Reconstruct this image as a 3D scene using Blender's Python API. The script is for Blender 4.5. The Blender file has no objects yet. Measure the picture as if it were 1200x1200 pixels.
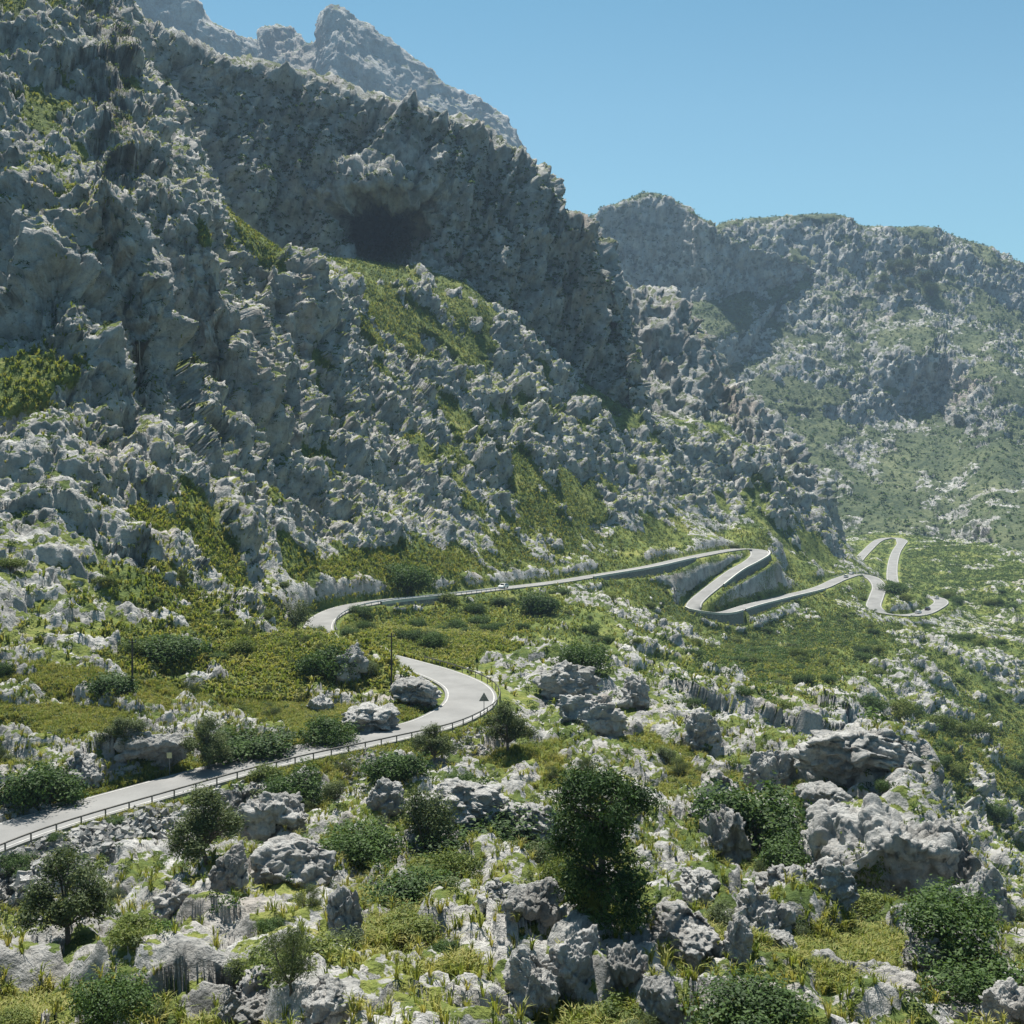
RES = 1.0
HAZE = 0.000085
import bpy, bmesh, math, random, time
import numpy as np
from mathutils import Vector, Matrix, kdtree
T0 = time.time()
rng = np.random.default_rng(7)
random.seed(7)
SC = bpy.context.scene
COL = SC.collection
PI = math.pi

# ------------------------------------------------------------------ camera
F = 1230.0
TH = math.atan(40 / F)
CT, ST = math.cos(TH), math.sin(TH)
camd = bpy.data.cameras.new('camera')
cam = bpy.data.objects.new('camera', camd)
COL.objects.link(cam)
cam.rotation_euler = (PI / 2 - TH, 0, 0)
camd.sensor_width = 36
camd.lens = 36 * F / 1200
camd.clip_start = 0.5
camd.clip_end = 20000
SC.camera = cam


def unproj(px, py, d):
    """world point seen at (px, py) of the 1200 px frame, d metres in front of the view point"""
    px, py, d = np.asarray(px, float), np.asarray(py, float), np.asarray(d, float)
    a = (px - 600) / F
    b = (600 - py) / F
    Y = CT + b * ST
    Z = -ST + b * CT
    return np.stack([d * a / Y, d + 0 * a, d * Z / Y], -1)


def proj(p):
    p = np.asarray(p, float)
    fwd = p[..., 1] * CT - p[..., 2] * ST
    up = p[..., 1] * ST + p[..., 2] * CT
    return 600 + F * p[..., 0] / fwd, 600 - F * up / fwd, fwd


def U(px, py, d):
    return Vector(unproj(px, py, d).tolist())


def smooth(e0, e1, x):
    t = np.clip((x - e0) / (e1 - e0), 0, 1)
    return t * t * (3 - 2 * t)


def catmull(P, n, closed=False):
    """dense Catmull-Rom resample of rows of P at n samples (uniform parameter)"""
    P = np.asarray(P, float)
    k = len(P)
    t = np.linspace(0, k - 1, n)
    i = np.minimum(t.astype(int), k - 2)
    f = (t - i).reshape((-1,) + (1,) * (P.ndim - 1))
    g = lambda j: P[np.clip(j, 0, k - 1)]
    p0, p1, p2, p3 = g(i - 1), g(i), g(i + 1), g(i + 2)
    return 0.5 * (2 * p1 + (p2 - p0) * f + (2 * p0 - 5 * p1 + 4 * p2 - p3) * f ** 2 + (3 * p1 - p0 - 3 * p2 + p3) * f ** 3)


# ------------------------------------------------------------------ objects helpers
def tag(o, label=None, cat=None, group=None, kind=None):
    if label: o['label'] = label
    if cat: o['category'] = cat
    if group: o['group'] = group
    if kind: o['kind'] = kind
    return o


def mesh_np(name, V, Fq, mats=(), smooth_shade=True, attrs=None, uv=None):
    """mesh from numpy arrays; Fq is (n,3) or (n,4)"""
    V = np.ascontiguousarray(V, np.float32)
    Fq = np.ascontiguousarray(Fq, np.int32)
    me = bpy.data.meshes.new(name)
    n, k = Fq.shape
    me.vertices.add(len(V)); me.vertices.foreach_set('co', V.ravel())
    me.loops.add(n * k); me.loops.foreach_set('vertex_index', Fq.ravel())
    me.polygons.add(n)
    me.polygons.foreach_set('loop_start', np.arange(0, n * k, k, dtype=np.int32))
    me.polygons.foreach_set('loop_total', np.full(n, k, np.int32))
    me.polygons.foreach_set('use_smooth', np.full(n, smooth_shade, bool))
    for m in mats: me.materials.append(m)
    for nm, a in (attrs or {}).items():
        a = np.asarray(a, np.float32)
        if a.ndim == 1:
            at = me.attributes.new(nm, 'FLOAT', 'POINT'); at.data.foreach_set('value', a)
        else:
            at = me.attributes.new(nm, 'FLOAT_VECTOR', 'POINT'); at.data.foreach_set('vector', a.ravel())
    me.update(calc_edges=True)
    return me


def link(name, me, parent=None, loc=None):
    o = bpy.data.objects.new(name, me)
    COL.objects.link(o)
    if parent is not None: o.parent = parent
    if loc is not None: o.location = loc
    return o


def empty(name, loc=(0, 0, 0), rz=0):
    o = bpy.data.objects.new(name, None)
    COL.objects.link(o)
    o.location = loc; o.rotation_euler = (0, 0, rz)
    o.empty_display_size = 0.3
    return o


class MB:
    """collects simple shapes into one mesh"""
    def __init__(s): s.bm = bmesh.new()
    def box(s, c, size, rz=0, bev=0.0, rot=None):
        m = Matrix.Translation(c) @ (rot.to_4x4() if rot is not None else Matrix.Rotation(rz, 4, 'Z')) @ Matrix.Diagonal((*size, 1))
        r = bmesh.ops.create_cube(s.bm, size=1, matrix=m)
        if bev:
            es = {e for v in r['verts'] for e in v.link_edges}
            bmesh.ops.bevel(s.bm, geom=list(es), offset=bev, segments=1, affect='EDGES')
        return s
    def tube(s, pts, rad, n=8, cap=True):
        pts = [Vector(p) for p in pts]
        rs = rad if isinstance(rad, (list, tuple)) else [rad] * len(pts)
        rings = []
        for i, p in enumerate(pts):
            t = (pts[min(i + 1, len(pts) - 1)] - pts[max(i - 1, 0)]).normalized()
            a = t.orthogonal().normalized() if i == 0 else (a - t * a.dot(t)).normalized()
            b = t.cross(a)
            rings.append([s.bm.verts.new(p + (a * math.cos(2 * PI * k / n) + b * math.sin(2 * PI * k / n)) * rs[i]) for k in range(n)])
        for r0, r1 in zip(rings, rings[1:]):
            for k in range(n):
                s.bm.faces.new((r0[k], r0[(k + 1) % n], r1[(k + 1) % n], r1[k]))
        if cap:
            s.bm.faces.new(rings[0][::-1]); s.bm.faces.new(rings[-1])
        return s
    def prism(s, pts, vec):
        vec = Vector(vec)
        a = [s.bm.verts.new(p) for p in pts]; b = [s.bm.verts.new(Vector(p) + vec) for p in pts]
        n = len(pts)
        s.bm.faces.new(a); s.bm.faces.new(b[::-1])
        for i in range(n): s.bm.faces.new((a[(i + 1) % n], a[i], b[i], b[(i + 1) % n]))
        bmesh.ops.recalc_face_normals(s.bm, faces=s.bm.faces)
        return s
    def build(s, name, mat, parent=None, smooth_shade=False):
        me = bpy.data.meshes.new(name)
        s.bm.normal_update()
        s.bm.to_mesh(me); s.bm.free()
        if smooth_shade: me.polygons.foreach_set('use_smooth', np.ones(len(me.polygons), bool))
        me.materials.append(mat)
        return link(name, me, parent)


# ------------------------------------------------------------------ node helper
class NT:
    def __init__(s, tree): s.t = tree
    def n(s, typ, ins=None, **props):
        nd = s.t.nodes.new(typ)
        for k, v in props.items(): setattr(nd, k, v)
        for k, v in (ins or {}).items():
            sock = nd.inputs[k]
            s.set(sock, v)
        return nd
    def set(s, sock, v):
        if isinstance(v, bpy.types.Node): v = v.outputs[0]
        if isinstance(v, bpy.types.NodeSocket): s.t.links.new(v, sock)
        else: sock.default_value = v
    def m(s, op, a, b=None, c=None, clamp=False):
        nd = s.t.nodes.new('ShaderNodeMath'); nd.operation = op; nd.use_clamp = clamp
        for i, v in enumerate((a, b, c)):
            if v is not None: s.set(nd.inputs[i], v)
        return nd.outputs[0]
    def v(s, op, a, b=None, scale=None):
        nd = s.t.nodes.new('ShaderNodeVectorMath'); nd.operation = op
        s.set(nd.inputs[0], a)
        if b is not None: s.set(nd.inputs[1], b)
        if scale is not None: s.set(nd.inputs['Scale'], scale)
        return nd.outputs['Value' if op in ('DOT_PRODUCT', 'LENGTH', 'DISTANCE') else 'Vector']
    def mr(s, val, a, b, c=0.0, d=1.0, kind='SMOOTHSTEP'):
        nd = s.n('ShaderNodeMapRange', {'Value': val, 'From Min': a, 'From Max': b, 'To Min': c, 'To Max': d}, interpolation_type=kind)
        return nd.outputs[0]
    def noise(s, vec, scale, detail=4, rough=0.55, typ='FBM', dist=0.0, norm=True, out='Fac', lac=2.0):
        nd = s.n('ShaderNodeTexNoise', noise_type=typ)
        if hasattr(nd, 'normalize'):
            try: nd.normalize = norm
            except Exception: pass
        s.set(nd.inputs['Vector'], vec); s.set(nd.inputs['Scale'], scale); s.set(nd.inputs['Detail'], detail)
        s.set(nd.inputs['Roughness'], rough); s.set(nd.inputs['Distortion'], dist); s.set(nd.inputs['Lacunarity'], lac)
        return nd.outputs[0 if out == 'Fac' else 1]
    def voro(s, vec, scale, feature='F1', detail=0.0, rough=0.5, smoothness=0.5, rand=1.0, out=0, metric='EUCLIDEAN'):
        nd = s.n('ShaderNodeTexVoronoi', feature=feature)
        nd.normalize = True if feature != 'DISTANCE_TO_EDGE' else False
        if feature in ('F1', 'SMOOTH_F1', 'F2'): nd.distance = metric
        s.set(nd.inputs['Vector'], vec); s.set(nd.inputs['Scale'], scale); s.set(nd.inputs['Detail'], detail)
        s.set(nd.inputs['Roughness'], rough); s.set(nd.inputs['Randomness'], rand)
        if feature == 'SMOOTH_F1': s.set(nd.inputs['Smoothness'], smoothness)
        return nd.outputs[out]
    def mix(s, fac, a, b, blend='MIX'):
        nd = s.n('ShaderNodeMix', data_type='RGBA', blend_type=blend)
        s.set(nd.inputs['Factor'], fac); s.set(nd.inputs[6], a); s.set(nd.inputs[7], b)
        return nd.outputs[2]
    def ramp(s, fac, stops, interp='LINEAR'):
        nd = s.n('ShaderNodeValToRGB'); cr = nd.color_ramp; cr.interpolation = interp
        while len(cr.elements) > 1: cr.elements.remove(cr.elements[-1])
        cr.elements[0].position = stops[0][0]; cr.elements[0].color = (*stops[0][1], 1)
        for p, c in stops[1:]:
            e = cr.elements.new(p); e.color = (*c, 1)
        s.set(nd.inputs[0], fac)
        return nd.outputs[0]


def new_mat(name):
    m = bpy.data.materials.new(name); m.use_nodes = True
    t = m.node_tree; t.nodes.clear()
    k = NT(t)
    out = k.n('ShaderNodeOutputMaterial')
    b = k.n('ShaderNodeBsdfPrincipled')
    t.links.new(b.outputs[0], out.inputs['Surface'])
    b.inputs['Roughness'].default_value = 0.9
    b.inputs['Specular IOR Level'].default_value = 0.2
    return m, k, b


def simple_mat(name, col, rough=0.7, metal=0.0, var=0.12, scale=3.0, spec=0.3):
    m, k, b = new_mat(name)
    geo = k.n('ShaderNodeTexCoord').outputs['Object']
    f = k.noise(geo, scale, 4)
    lo = tuple(c * (1 - var) for c in col); hi = tuple(min(1, c * (1 + var)) for c in col)
    k.set(b.inputs['Base Color'], k.ramp(f, [(0.3, lo), (0.7, hi)]))
    b.inputs['Roughness'].default_value = rough
    b.inputs['Metallic'].default_value = metal
    b.inputs['Specular IOR Level'].default_value = spec
    return m
# ------------------------------------------------------------------ the road (px, py, d) along its centre line
ROADK = [(-420, 1150, 66), (-200, 1066, 73), (0, 978, 84), (150, 935, 93), (300, 893, 103), (400, 872, 110.5), (450, 862, 115), (500, 850, 120), (532, 838, 126), (551, 822, 132.5),
         (549, 807, 141), (530, 795, 148), (505, 786, 154), (475, 777, 160), (440, 768, 168), (405, 758, 178), (380, 748, 190), (373, 736, 206), (380, 724, 222),
         (405, 712, 238), (450, 704, 255), (520, 697, 282), (590, 689, 318), (650, 682, 350), (700, 674, 380), (760, 664, 410), (800, 655, 438), (840, 647, 468),
         (868, 643, 486), (886, 644, 488), (890, 650, 476), (878, 659, 462), (860, 669, 450), (835, 688, 429), (816, 704, 413), (813, 713, 405), (828, 718, 404), (850, 718, 410), (880, 709, 431), (920, 699, 462),
         (960, 689, 496), (985, 678, 532), (1004, 673, 562), (1022, 677, 556), (1030, 687, 530), (1027, 699, 506), (1024, 711, 488), (1036, 718, 480),
         (1056, 721, 482), (1080, 719, 494), (1097, 711, 512), (1103, 705, 526), (1095, 700, 546), (1072, 697, 582), (1053, 691, 615), (1046, 680, 655), (1046, 662, 745),
         (1050, 647, 840), (1057, 634, 915), (1047, 630, 950), (1030, 633, 930), (1016, 645, 845), (1005, 657, 765), (1001, 664, 725), (1006, 668, 700)]
RK = np.array(ROADK, float)
RKW = unproj(RK[:, 0], RK[:, 1], RK[:, 2])
dense = catmull(RKW, 6000)
seg = np.r_[0, np.cumsum(np.linalg.norm(np.diff(dense, axis=0), axis=1))]
RL = seg[-1]
RN = int(RL / 1.0)
rs_ = np.linspace(0, RL, RN)
ROAD = np.stack([np.interp(rs_, seg, dense[:, i]) for i in range(3)], 1)
# smooth heights along the road
kz = np.ones(15) / 15
ROAD[:, 2] = np.convolve(np.pad(ROAD[:, 2], 7, 'edge'), kz, 'valid')
for _ in range(2):
    for i in (0, 1):
        ROAD[:, i] = np.convolve(np.pad(ROAD[:, i], 2, 'edge'), np.ones(5) / 5, 'valid')
RT = np.gradient(ROAD, axis=0); RT[:, 2] = 0
RT /= np.linalg.norm(RT, axis=1)[:, None]
RSIDE = np.stack([RT[:, 1], -RT[:, 0], 0 * RT[:, 0]], 1)      # to the right when driving from the viewer
rpx, rpy, _ = proj(ROAD)
def road_s(px, py):
    """index of the road sample nearest a picture position"""
    return int(np.argmin((rpx - px) ** 2 + (rpy - py) ** 2))
RW = np.full(RN, 2.8)                                           # half width, wider in the bends
i_bend = road_s(551, 822)
RW += .4 * np.exp(-((np.arange(RN) - i_bend) / 14.0) ** 2)
i_h1 = road_s(888, 648); i_h2 = road_s(815, 714); i_far = road_s(1057, 634)
for i_ in (i_h1, i_far): RW += 1.2 * np.exp(-((np.arange(RN) - i_) / 16.0) ** 2)
RW += 0.5 * smooth(i_h1, i_h1 + 400, np.arange(RN))

# walls beside the road: (first sample, last sample, side, height along the wall, label)
bell = lambda s, h: h * (.35 + .65 * math.sin(PI * min(1, max(0, s))) ** .6)
WALLS = [
 (road_s(432, 708), road_s(520, 697), 1, lambda s: bell(s, 3.6), 'dark stone retaining wall under the second road stretch, left of the white car'),
 (road_s(686, 677), road_s(806, 654), 1, lambda s: bell(s, 5.0), 'long stone retaining wall under the road just before the upper hairpin'),
 (road_s(889, 646), road_s(838, 686), -1, lambda s: bell(s, 5.0), 'stone retaining wall curving around the outside of the upper hairpin'),
 (road_s(814, 711), road_s(862, 716), 1, lambda s: 2.5 + 5.0 * min(1, s * 1.6), 'tall rounded stone wall holding the lower hairpin'),
 (road_s(863, 716) + 1, road_s(958, 690), 1, lambda s: 5.0 - 3.2 * s, 'stone retaining wall tapering to the right from the lower hairpin'),
]
# ------------------------------------------------------------------ ground control points (px, py, d)
GP = [
 # foreground
 (-200,1350,28),(100,1350,27),(400,1350,26),(700,1350,26),(1000,1350,27),(1300,1350,30),(1450,1300,34),
 (-250,1200,46),(-100,1200,43),(100,1200,40),(300,1200,38),(500,1200,36),(700,1200,36),(900,1200,37),(1100,1200,40),(1300,1200,44),(1450,1200,46),
 (-150,1100,64),(0,1100,64),(200,1100,53),(400,1100,48),(600,1100,46),(800,1100,46),(1000,1100,50),(1150,1110,58),(1300,1150,56),
 (0,1050,78.3),(100,1020,80),(200,990,84),(-100,1100,70),(300,950,94),(300,1000,80),(250,1040,68),(450,900,103),(450,950,88),(450,1000,73),
 (560,882,115),(600,880,110),(600,930,98),(600,1000,75),(700,860,125),(700,930,97),(700,1000,74),(700,1070,57),
 (850,850,143),(850,920,106),(850,1000,78),(1000,930,95),(1000,1000,80),(1000,1050,66),(920,872,132),
 (930,890,112),(965,876,107),(1010,856,104),(1060,872,101),(1090,932,93),(1122,992,85),(1158,1052,77),(1195,1100,70),(1250,1150,62),
 # green flank falling away beyond the outcrop
 (1150,900,290),(1200,1000,265),(1100,860,300),(1200,860,365),(1050,810,325),(1150,760,430),(1200,720,560),(1300,900,330),(1300,760,480),(1400,700,600),(1300,1050,230),(1400,1000,250),
 # middle distance
 (640,800,152),(620,830,138),(700,800,168),(760,800,180),(700,740,262),(640,720,275),(560,720,262),(620,705,305),(700,700,352),(760,720,310),(750,690,382),
 (530,740,215),(470,735,206),(560,770,180),(850,800,250),(850,765,330),(800,760,300),(780,740,340),(865,742,402),(820,735,392),(950,840,200),(950,800,270),(950,760,360),(950,715,452),(900,730,425),
 (1000,720,450),(1000,760,360),(1000,810,270),(1050,738,462),(1050,775,370),(1110,740,475),(1150,700,600),
 (845,680,448),(870,680,448),(910,670,478),(950,665,520),(860,655,474),(800,680,428),
 (1060,705,510),(1040,700,505),(1060,690,560),(1030,655,760),(1038,645,850),
 # slope above the near road
 (-250,900,92),(-250,700,125),(-250,500,165),(-250,300,200),(-250,100,250),(-250,-100,300),
 (0,910,95),(0,850,109),(0,800,121),(0,700,143),(0,600,165),(0,500,185),(0,400,205),(0,300,228),(0,200,255),(0,100,285),(0,0,320),(0,-120,370),(-100,-160,370),
 (150,880,103),(150,800,125),(150,700,155),(150,600,180),(150,500,205),(150,400,228),(150,300,252),(150,200,282),(140,100,318),(130,20,350),(100,-80,380),
 (240,870,113),(240,800,135),(240,700,172),(240,600,205),(240,500,235),(240,400,262),(240,300,292),(235,245,306),(185,150,312),
 (330,845,122),(405,755,160),(440,764,151),(372,746,172),(455,775,148),(240,440,250),(240,320,262),(330,440,284),(330,335,295),(150,450,213),(150,300,233),(60,400,204),(60,260,224),(380,640,256),(380,572,261),(330,650,228),(330,585,235),(330,830,128),(330,760,178),(330,700,212),(330,600,240),(330,500,268),(330,400,296),(330,302,325),
 (400,830,128),(440,800,142),(440,830,128),(480,810,140),(500,820,133),(350,740,200),(420,690,252),(420,600,275),(420,500,303),(420,420,325),(410,335,346),
 (460,340,400),(460,400,372),(480,480,340),(480,560,315),(500,640,298),(500,680,286),(560,350,448),(560,400,430),(560,500,385),(560,600,345),(560,660,326),
 (650,480,452),(650,560,412),(650,620,386),(650,660,372),(720,500,500),(720,560,462),(720,620,432),(720,655,410),(780,500,545),(780,560,505),(780,620,468),(780,645,452),
 (850,500,605),(850,560,562),(850,610,524),(845,628,496),(900,630,512),(920,560,622),(920,600,585),(920,640,548),(920,675,508),(960,600,645),(960,640,602),(960,672,560),
 # valley and far side
 (1000,640,800),(1000,628,960),(1050,627,1010),(1090,640,880),(1090,680,690),(1150,640,850),(1200,655,800),(1300,650,830),(1400,640,860),(1120,720,540),
]
# hidden ground behind crests: (px, d, z)
GH = [(100,520,200),(0,470,205),(190,420,125),(245,400,90),(300,390,74),(380,400,72),(250,440,92),(330,430,85),
      (1150,115,-50),(1200,95,-47),(1260,85,-42),(1100,150,-52),(1350,110,-60),(1040,124,-37),(1090,114,-42),(990,132,-37),(1150,100,-45),(1060,150,-50),
      (500,620,90),(600,660,60),(700,720,-20),(800,780,-40),(900,740,-80),(985,690,-60),(400,600,110),(300,560,120),(1000,1250,-220),(1300,1200,-220),(1150,1150,-160),(700,1250,-150),(850,1000,-120),(300,1200,220),(0,1200,300),(-250,1200,300),(-250,600,260)]
def set_back(px, py):
    """extra metres that lay the slope above the second road stretch back"""
    return 64 * np.clip((690 - np.asarray(py, float)) / 340, 0, 1.1) * smooth(180, 410, np.asarray(px, float)) * (1 - smooth(820, 960, np.asarray(px, float)))
gp = np.array(GP, float)
gp[:, 2] += np.where(gp[:, 2] > 195, set_back(gp[:, 0], gp[:, 1]), 0)
W3 = unproj(gp[:, 0], gp[:, 1], gp[:, 2])
gh = np.array(GH, float)
H3 = np.stack([(gh[:, 0] - 600) / F * gh[:, 1], gh[:, 1], gh[:, 2]], 1)
ctl = np.concatenate([W3, H3, ROAD[::9]])
cu, cv, cw = ctl[:, 0] / ctl[:, 1], np.log(ctl[:, 1]), ctl[:, 2] / ctl[:, 1]
SU = 1.6                                                       # azimuth weighs a little more than range
def kern(r2): return np.where(r2 > 1e-12, 0.5 * r2 * np.log(np.maximum(r2, 1e-12)), 0)
X = np.stack([cu * SU, cv], 1)
n = len(X)
K = kern(((X[:, None] - X[None]) ** 2).sum(-1)) + np.eye(n) * 3e-5
Pm = np.c_[np.ones(n), X]
A = np.block([[K, Pm], [Pm.T, np.zeros((3, 3))]])
sol = np.linalg.solve(A, np.r_[cw, 0, 0, 0])
U0, U1, V0, V1 = -0.70, 0.68, math.log(20.0), math.log(1250.0)
NU, NV = 360, 620
gu, gv = np.linspace(U0, U1, NU), np.linspace(V0, V1, NV)
GW = np.empty((NV, NU))
for j in range(NV):
    q = np.stack([gu * SU, np.full(NU, gv[j])], 1)
    GW[j] = kern(((q[:, None] - X[None]) ** 2).sum(-1)) @ sol[:n] + np.c_[np.ones(NU), q] @ sol[n:]


def ground_w(u, v):
    fu = np.clip((u - U0) / (U1 - U0) * (NU - 1), 0, NU - 1.001); fv = np.clip((v - V0) / (V1 - V0) * (NV - 1), 0, NV - 1.001)
    i, j = fu.astype(int), fv.astype(int); a, b = fu - i, fv - j
    return (GW[j, i] * (1 - a) * (1 - b) + GW[j, i + 1] * a * (1 - b) + GW[j + 1, i] * (1 - a) * b + GW[j + 1, i + 1] * a * b)


kd = kdtree.KDTree(RN)
for i, p in enumerate(ROAD): kd.insert((p[0], p[1], 0), i)
kd.balance()
occ = set()
for p in ROAD:
    cx, cy = int(math.floor(p[0] / 8)), int(math.floor(p[1] / 8))
    for a in range(-3, 4):
        for b in range(-3, 4): occ.add((cx + a, cy + b))
occ_arr = np.zeros((400, 400), bool)
for a, b in occ:
    if -200 <= a < 200 and 0 <= b < 400: occ_arr[a + 200, b] = True


WH = {True: np.zeros(RN), False: np.zeros(RN)}
for i0, i1, sg, hf, lb in WALLS:
    for i in range(i0, i1 + 1): WH[sg > 0][i] = hf((i - i0) / max(1, i1 - i0))


def road_dist(x, y):
    """distance beyond the road's edge and road height, for points near the road"""
    x, y = np.asarray(x, float).ravel(), np.asarray(y, float).ravel()
    D = np.full(len(x), 99.0); Z = np.zeros(len(x)); H = np.zeros(len(x))
    a = np.floor(x / 8).astype(int) + 200; b = np.floor(y / 8).astype(int)
    ok = (a >= 0) & (a < 400) & (b >= 0) & (b < 400)
    near = np.zeros(len(x), bool); near[ok] = occ_arr[a[ok], b[ok]]
    for i in np.nonzero(near)[0]:
        _, k, d = kd.find((x[i], y[i], 0))
        D[i] = d - RW[k]; Z[i] = ROAD[k, 2]
        h = WH[(x[i] - ROAD[k, 0]) * RSIDE[k, 0] + (y[i] - ROAD[k, 1]) * RSIDE[k, 1] > 0][k]
        H[i] = h
    return D, Z, H


NC, NR = int(1120 * RES), int(1560 * RES)
uu = np.linspace(U0, U1, NC)
fine = np.linspace(V0, V1, 2400)
VV = np.empty((NR, NC)); 
wfine = ground_w(np.repeat(uu[None], len(fine), 0), np.repeat(fine[:, None], NC, 1))
dens = np.sqrt((0.24 * np.diff(fine)[:, None]) ** 2 + np.diff(wfine, axis=0) ** 2)
cum = np.concatenate([np.zeros((1, NC)), np.cumsum(dens, 0)])
# smooth the sampling across columns
ker = np.ones(9) / 9
cum = np.apply_along_axis(lambda r: np.convolve(np.pad(r, 4, 'edge'), ker, 'valid'), 1, cum)
for c in range(NC):
    VV[:, c] = np.interp(np.linspace(0, cum[-1, c], NR), cum[:, c], fine)
UUg = np.repeat(uu[None], NR, 0)
Yg = np.exp(VV)
Xg = UUg * Yg
Zg = ground_w(UUg, VV) * Yg
RD, RZ, RH = road_dist(Xg, Yg)
RD = RD.reshape(Xg.shape); RZ = RZ.reshape(Xg.shape); RH = RH.reshape(Xg.shape)
nearw = 2.2 + Yg / 130.0                                        # shoulder blend, wider for coarse far cells
tb = smooth(0.7, 0.7 + nearw, RD)
Zg = np.where(RD < 90, (RZ - 0.22 - 0.0006 * Yg) * (1 - tb) + Zg * tb, Zg)
drop = RZ - RH + .8 + .55 * np.maximum(RD - 1.0, 0)               # foot of the walls
Zg = np.where((RH > 0) & (RD > .55) & (RD < 40), np.minimum(Zg, drop), Zg)
FLAT2 = smooth(0.4, 3.0 + Yg / 150.0, RD)
FLATg = smooth(0.5, 3.5 + np.maximum(Yg - 110, 0) / 7.0, RD)
print('ground grid', time.time() - T0)


# ------------------------------------------------------------------ lofted cliffs and hills: columns of (px, py, d)
def column(base, crest, g=None, t=None, back=((45, 6), (140, -25), (260, -110)), foot=40):
    t = t or [0, .12, .3, .55, .8, 1]
    g = g or [0, .42, .58, .70, .84, 1]
    b, c = np.array(base, float), np.array(crest, float)
    k = [(b[0] + (c[0] - b[0]) * a, b[1] + (c[1] - b[1]) * a, b[2] + (c[2] - b[2]) * e) for a, e in zip(t, g)]
    pts = [unproj(*q) for q in k]
    f = unproj(*b); f = f + np.array([0, -0.15 * foot, -foot])
    pts.insert(0, f)
    top = pts[-1]
    for dd, dz in back:
        s = (top[1] + dd) / top[1]
        pts.append(np.array([top[0] * s, top[1] + dd, top[2] + dz]))
    return np.array(pts)


def loft(cols, pxw, step=1.25):
    step = step / RES
    """columns (nc, nk, 3) -> dense grid with cells of about `step` render pixels"""
    C = np.array(cols)
    px, py, fw = proj(C[:, 1:-2])
    wpx = max((px.max(0) - px.min(0)).max(), 50) * 1024 / 1200
    hpx = np.abs(np.diff(py, axis=1)).sum(1).max() * 1024 / 1200
    nc_ = int(wpx / step); nr_ = int(hpx * 1.25 / step)
    G = catmull(C, nc_)                                        # (nc_, nk, 3)
    G = G.transpose(1, 0, 2)
    # resample rows by mean picture length so the visible face gets the rows
    D = catmull(G, 400)
    p0, p1, _ = proj(D)
    L = np.sqrt(np.diff(p0, axis=0) ** 2 + np.diff(p1, axis=0) ** 2).mean(1) + 0.15
    cu_ = np.r_[0, np.cumsum(L)]
    tt = np.interp(np.linspace(0, cu_[-1], nr_), cu_, np.arange(400))
    i = np.minimum(tt.astype(int), 398); f = (tt - i)[:, None, None]
    return D[i] * (1 - f) + D[i + 1] * f


CL = [((60,210,385),(60,-120,470)),((100,200,395),(100,-70,478)),((190,290,402),(165,-4,490)),((260,330,408),(238,40,505)),((330,345,414),(310,58,515)),((400,352,424),(380,84,525)),((455,348,440),(450,104,535)),
      ((505,348,440),(508,119,540)),((545,385,430),(558,134,545)),((592,435,435),(605,166,546)),((640,482,450),(640,196,546)),((680,502,464),(657,236,543)),((708,512,476),(690,240,545)),
      ((733,516,488),(711,290,548)),((750,522,500),(738,388,550)),((752,545,560),(736,420,640)),((735,560,640),(700,420,740))]
SHEETS = {}
sb = lambda t, f=1.0: (t[0], t[1], t[2] + f * (64 * float(smooth(120, 330, t[0]))))
CL = [(sb(b), sb(c)) for b, c in CL]
CLC = [column(b, (c[0], c[1] + 14, c[2] - (24 if q_ in range(2, 10) else 12 if q_ < 13 else 0))) for q_, (b, c) in enumerate(CL)]
CLC = np.array(CLC)
# the shady recess in the wall above the meadow
def recess(G):
    px, py, fw = proj(G)
    r = np.exp(-(((px - 446) / 36) ** 2 + ((py - 275) / 30) ** 2))
    r2 = np.exp(-(((px - 450) / 60) ** 2 + ((py - 215) / 26) ** 2))
    G = G.copy(); sc = 1 + r * 0.17 - r2 * 0.045
    return G * sc[..., None]

SHEETS['cliff'] = recess(loft(CLC, 700))

MS = [((690,500,600),(680,292,730)),((712,500,596),(702,300,725)),((740,512,590),(735,323,720)),((770,525,582),(785,334,714)),((800,545,576),(820,362,706)),((826,556,584),(841,402,700)),((846,566,586),(856,438,695)),
      ((870,578,590),(886,462,690)),((900,594,600),(922,500,686)),((930,608,610),(956,540,680)),((952,622,622),(976,580,672)),((972,650,632),(986,632,655)),((985,668,650),(992,664,690))]
MS = [((b[0], b[1], b[2] + 58 * (1 - float(smooth(820, 950, b[0])))), (c[0], c[1], c[2] + 70 * (1 - float(smooth(840, 970, c[0]))))) for b, c in MS]
SHEETS['spur'] = loft([column(b, c, g=[0, .2, .4, .6, .8, 1], back=((30, -6), (90, -60), (160, -150))) for b, c in [(b, (c[0] - 4, c[1] + 10, c[2])) for b, c in MS]], 320)

HA = [((600,480,1200),(600,300,1370)),((660,470,1200),(655,262,1370)),((700,455,1210),(700,240,1375)),((745,445,1225),(742,223,1380)),((775,438,1235),(766,219,1385)),((800,430,1250),(800,233,1395)),((825,418,1280),(832,254,1405)),
      ((850,398,1320),(856,272,1420)),((880,378,1375),(885,284,1440)),((905,362,1415),(915,292,1465)),((930,345,1465),(945,300,1500)),((965,335,1520),(975,322,1540))]
SHEETS['hill'] = loft([column(b, c, t=[0, .25, .42, .5, .8, 1], g=[0, .40, .72, .78, .88, 1], back=((50, -10), (160, -60), (300, -150))) for b, c in [(b, (c[0], c[1] + 9, c[2] + 110 * (1 - float(smooth(780, 850, c[0]))))) for b, c in HA]], 380)

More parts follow.
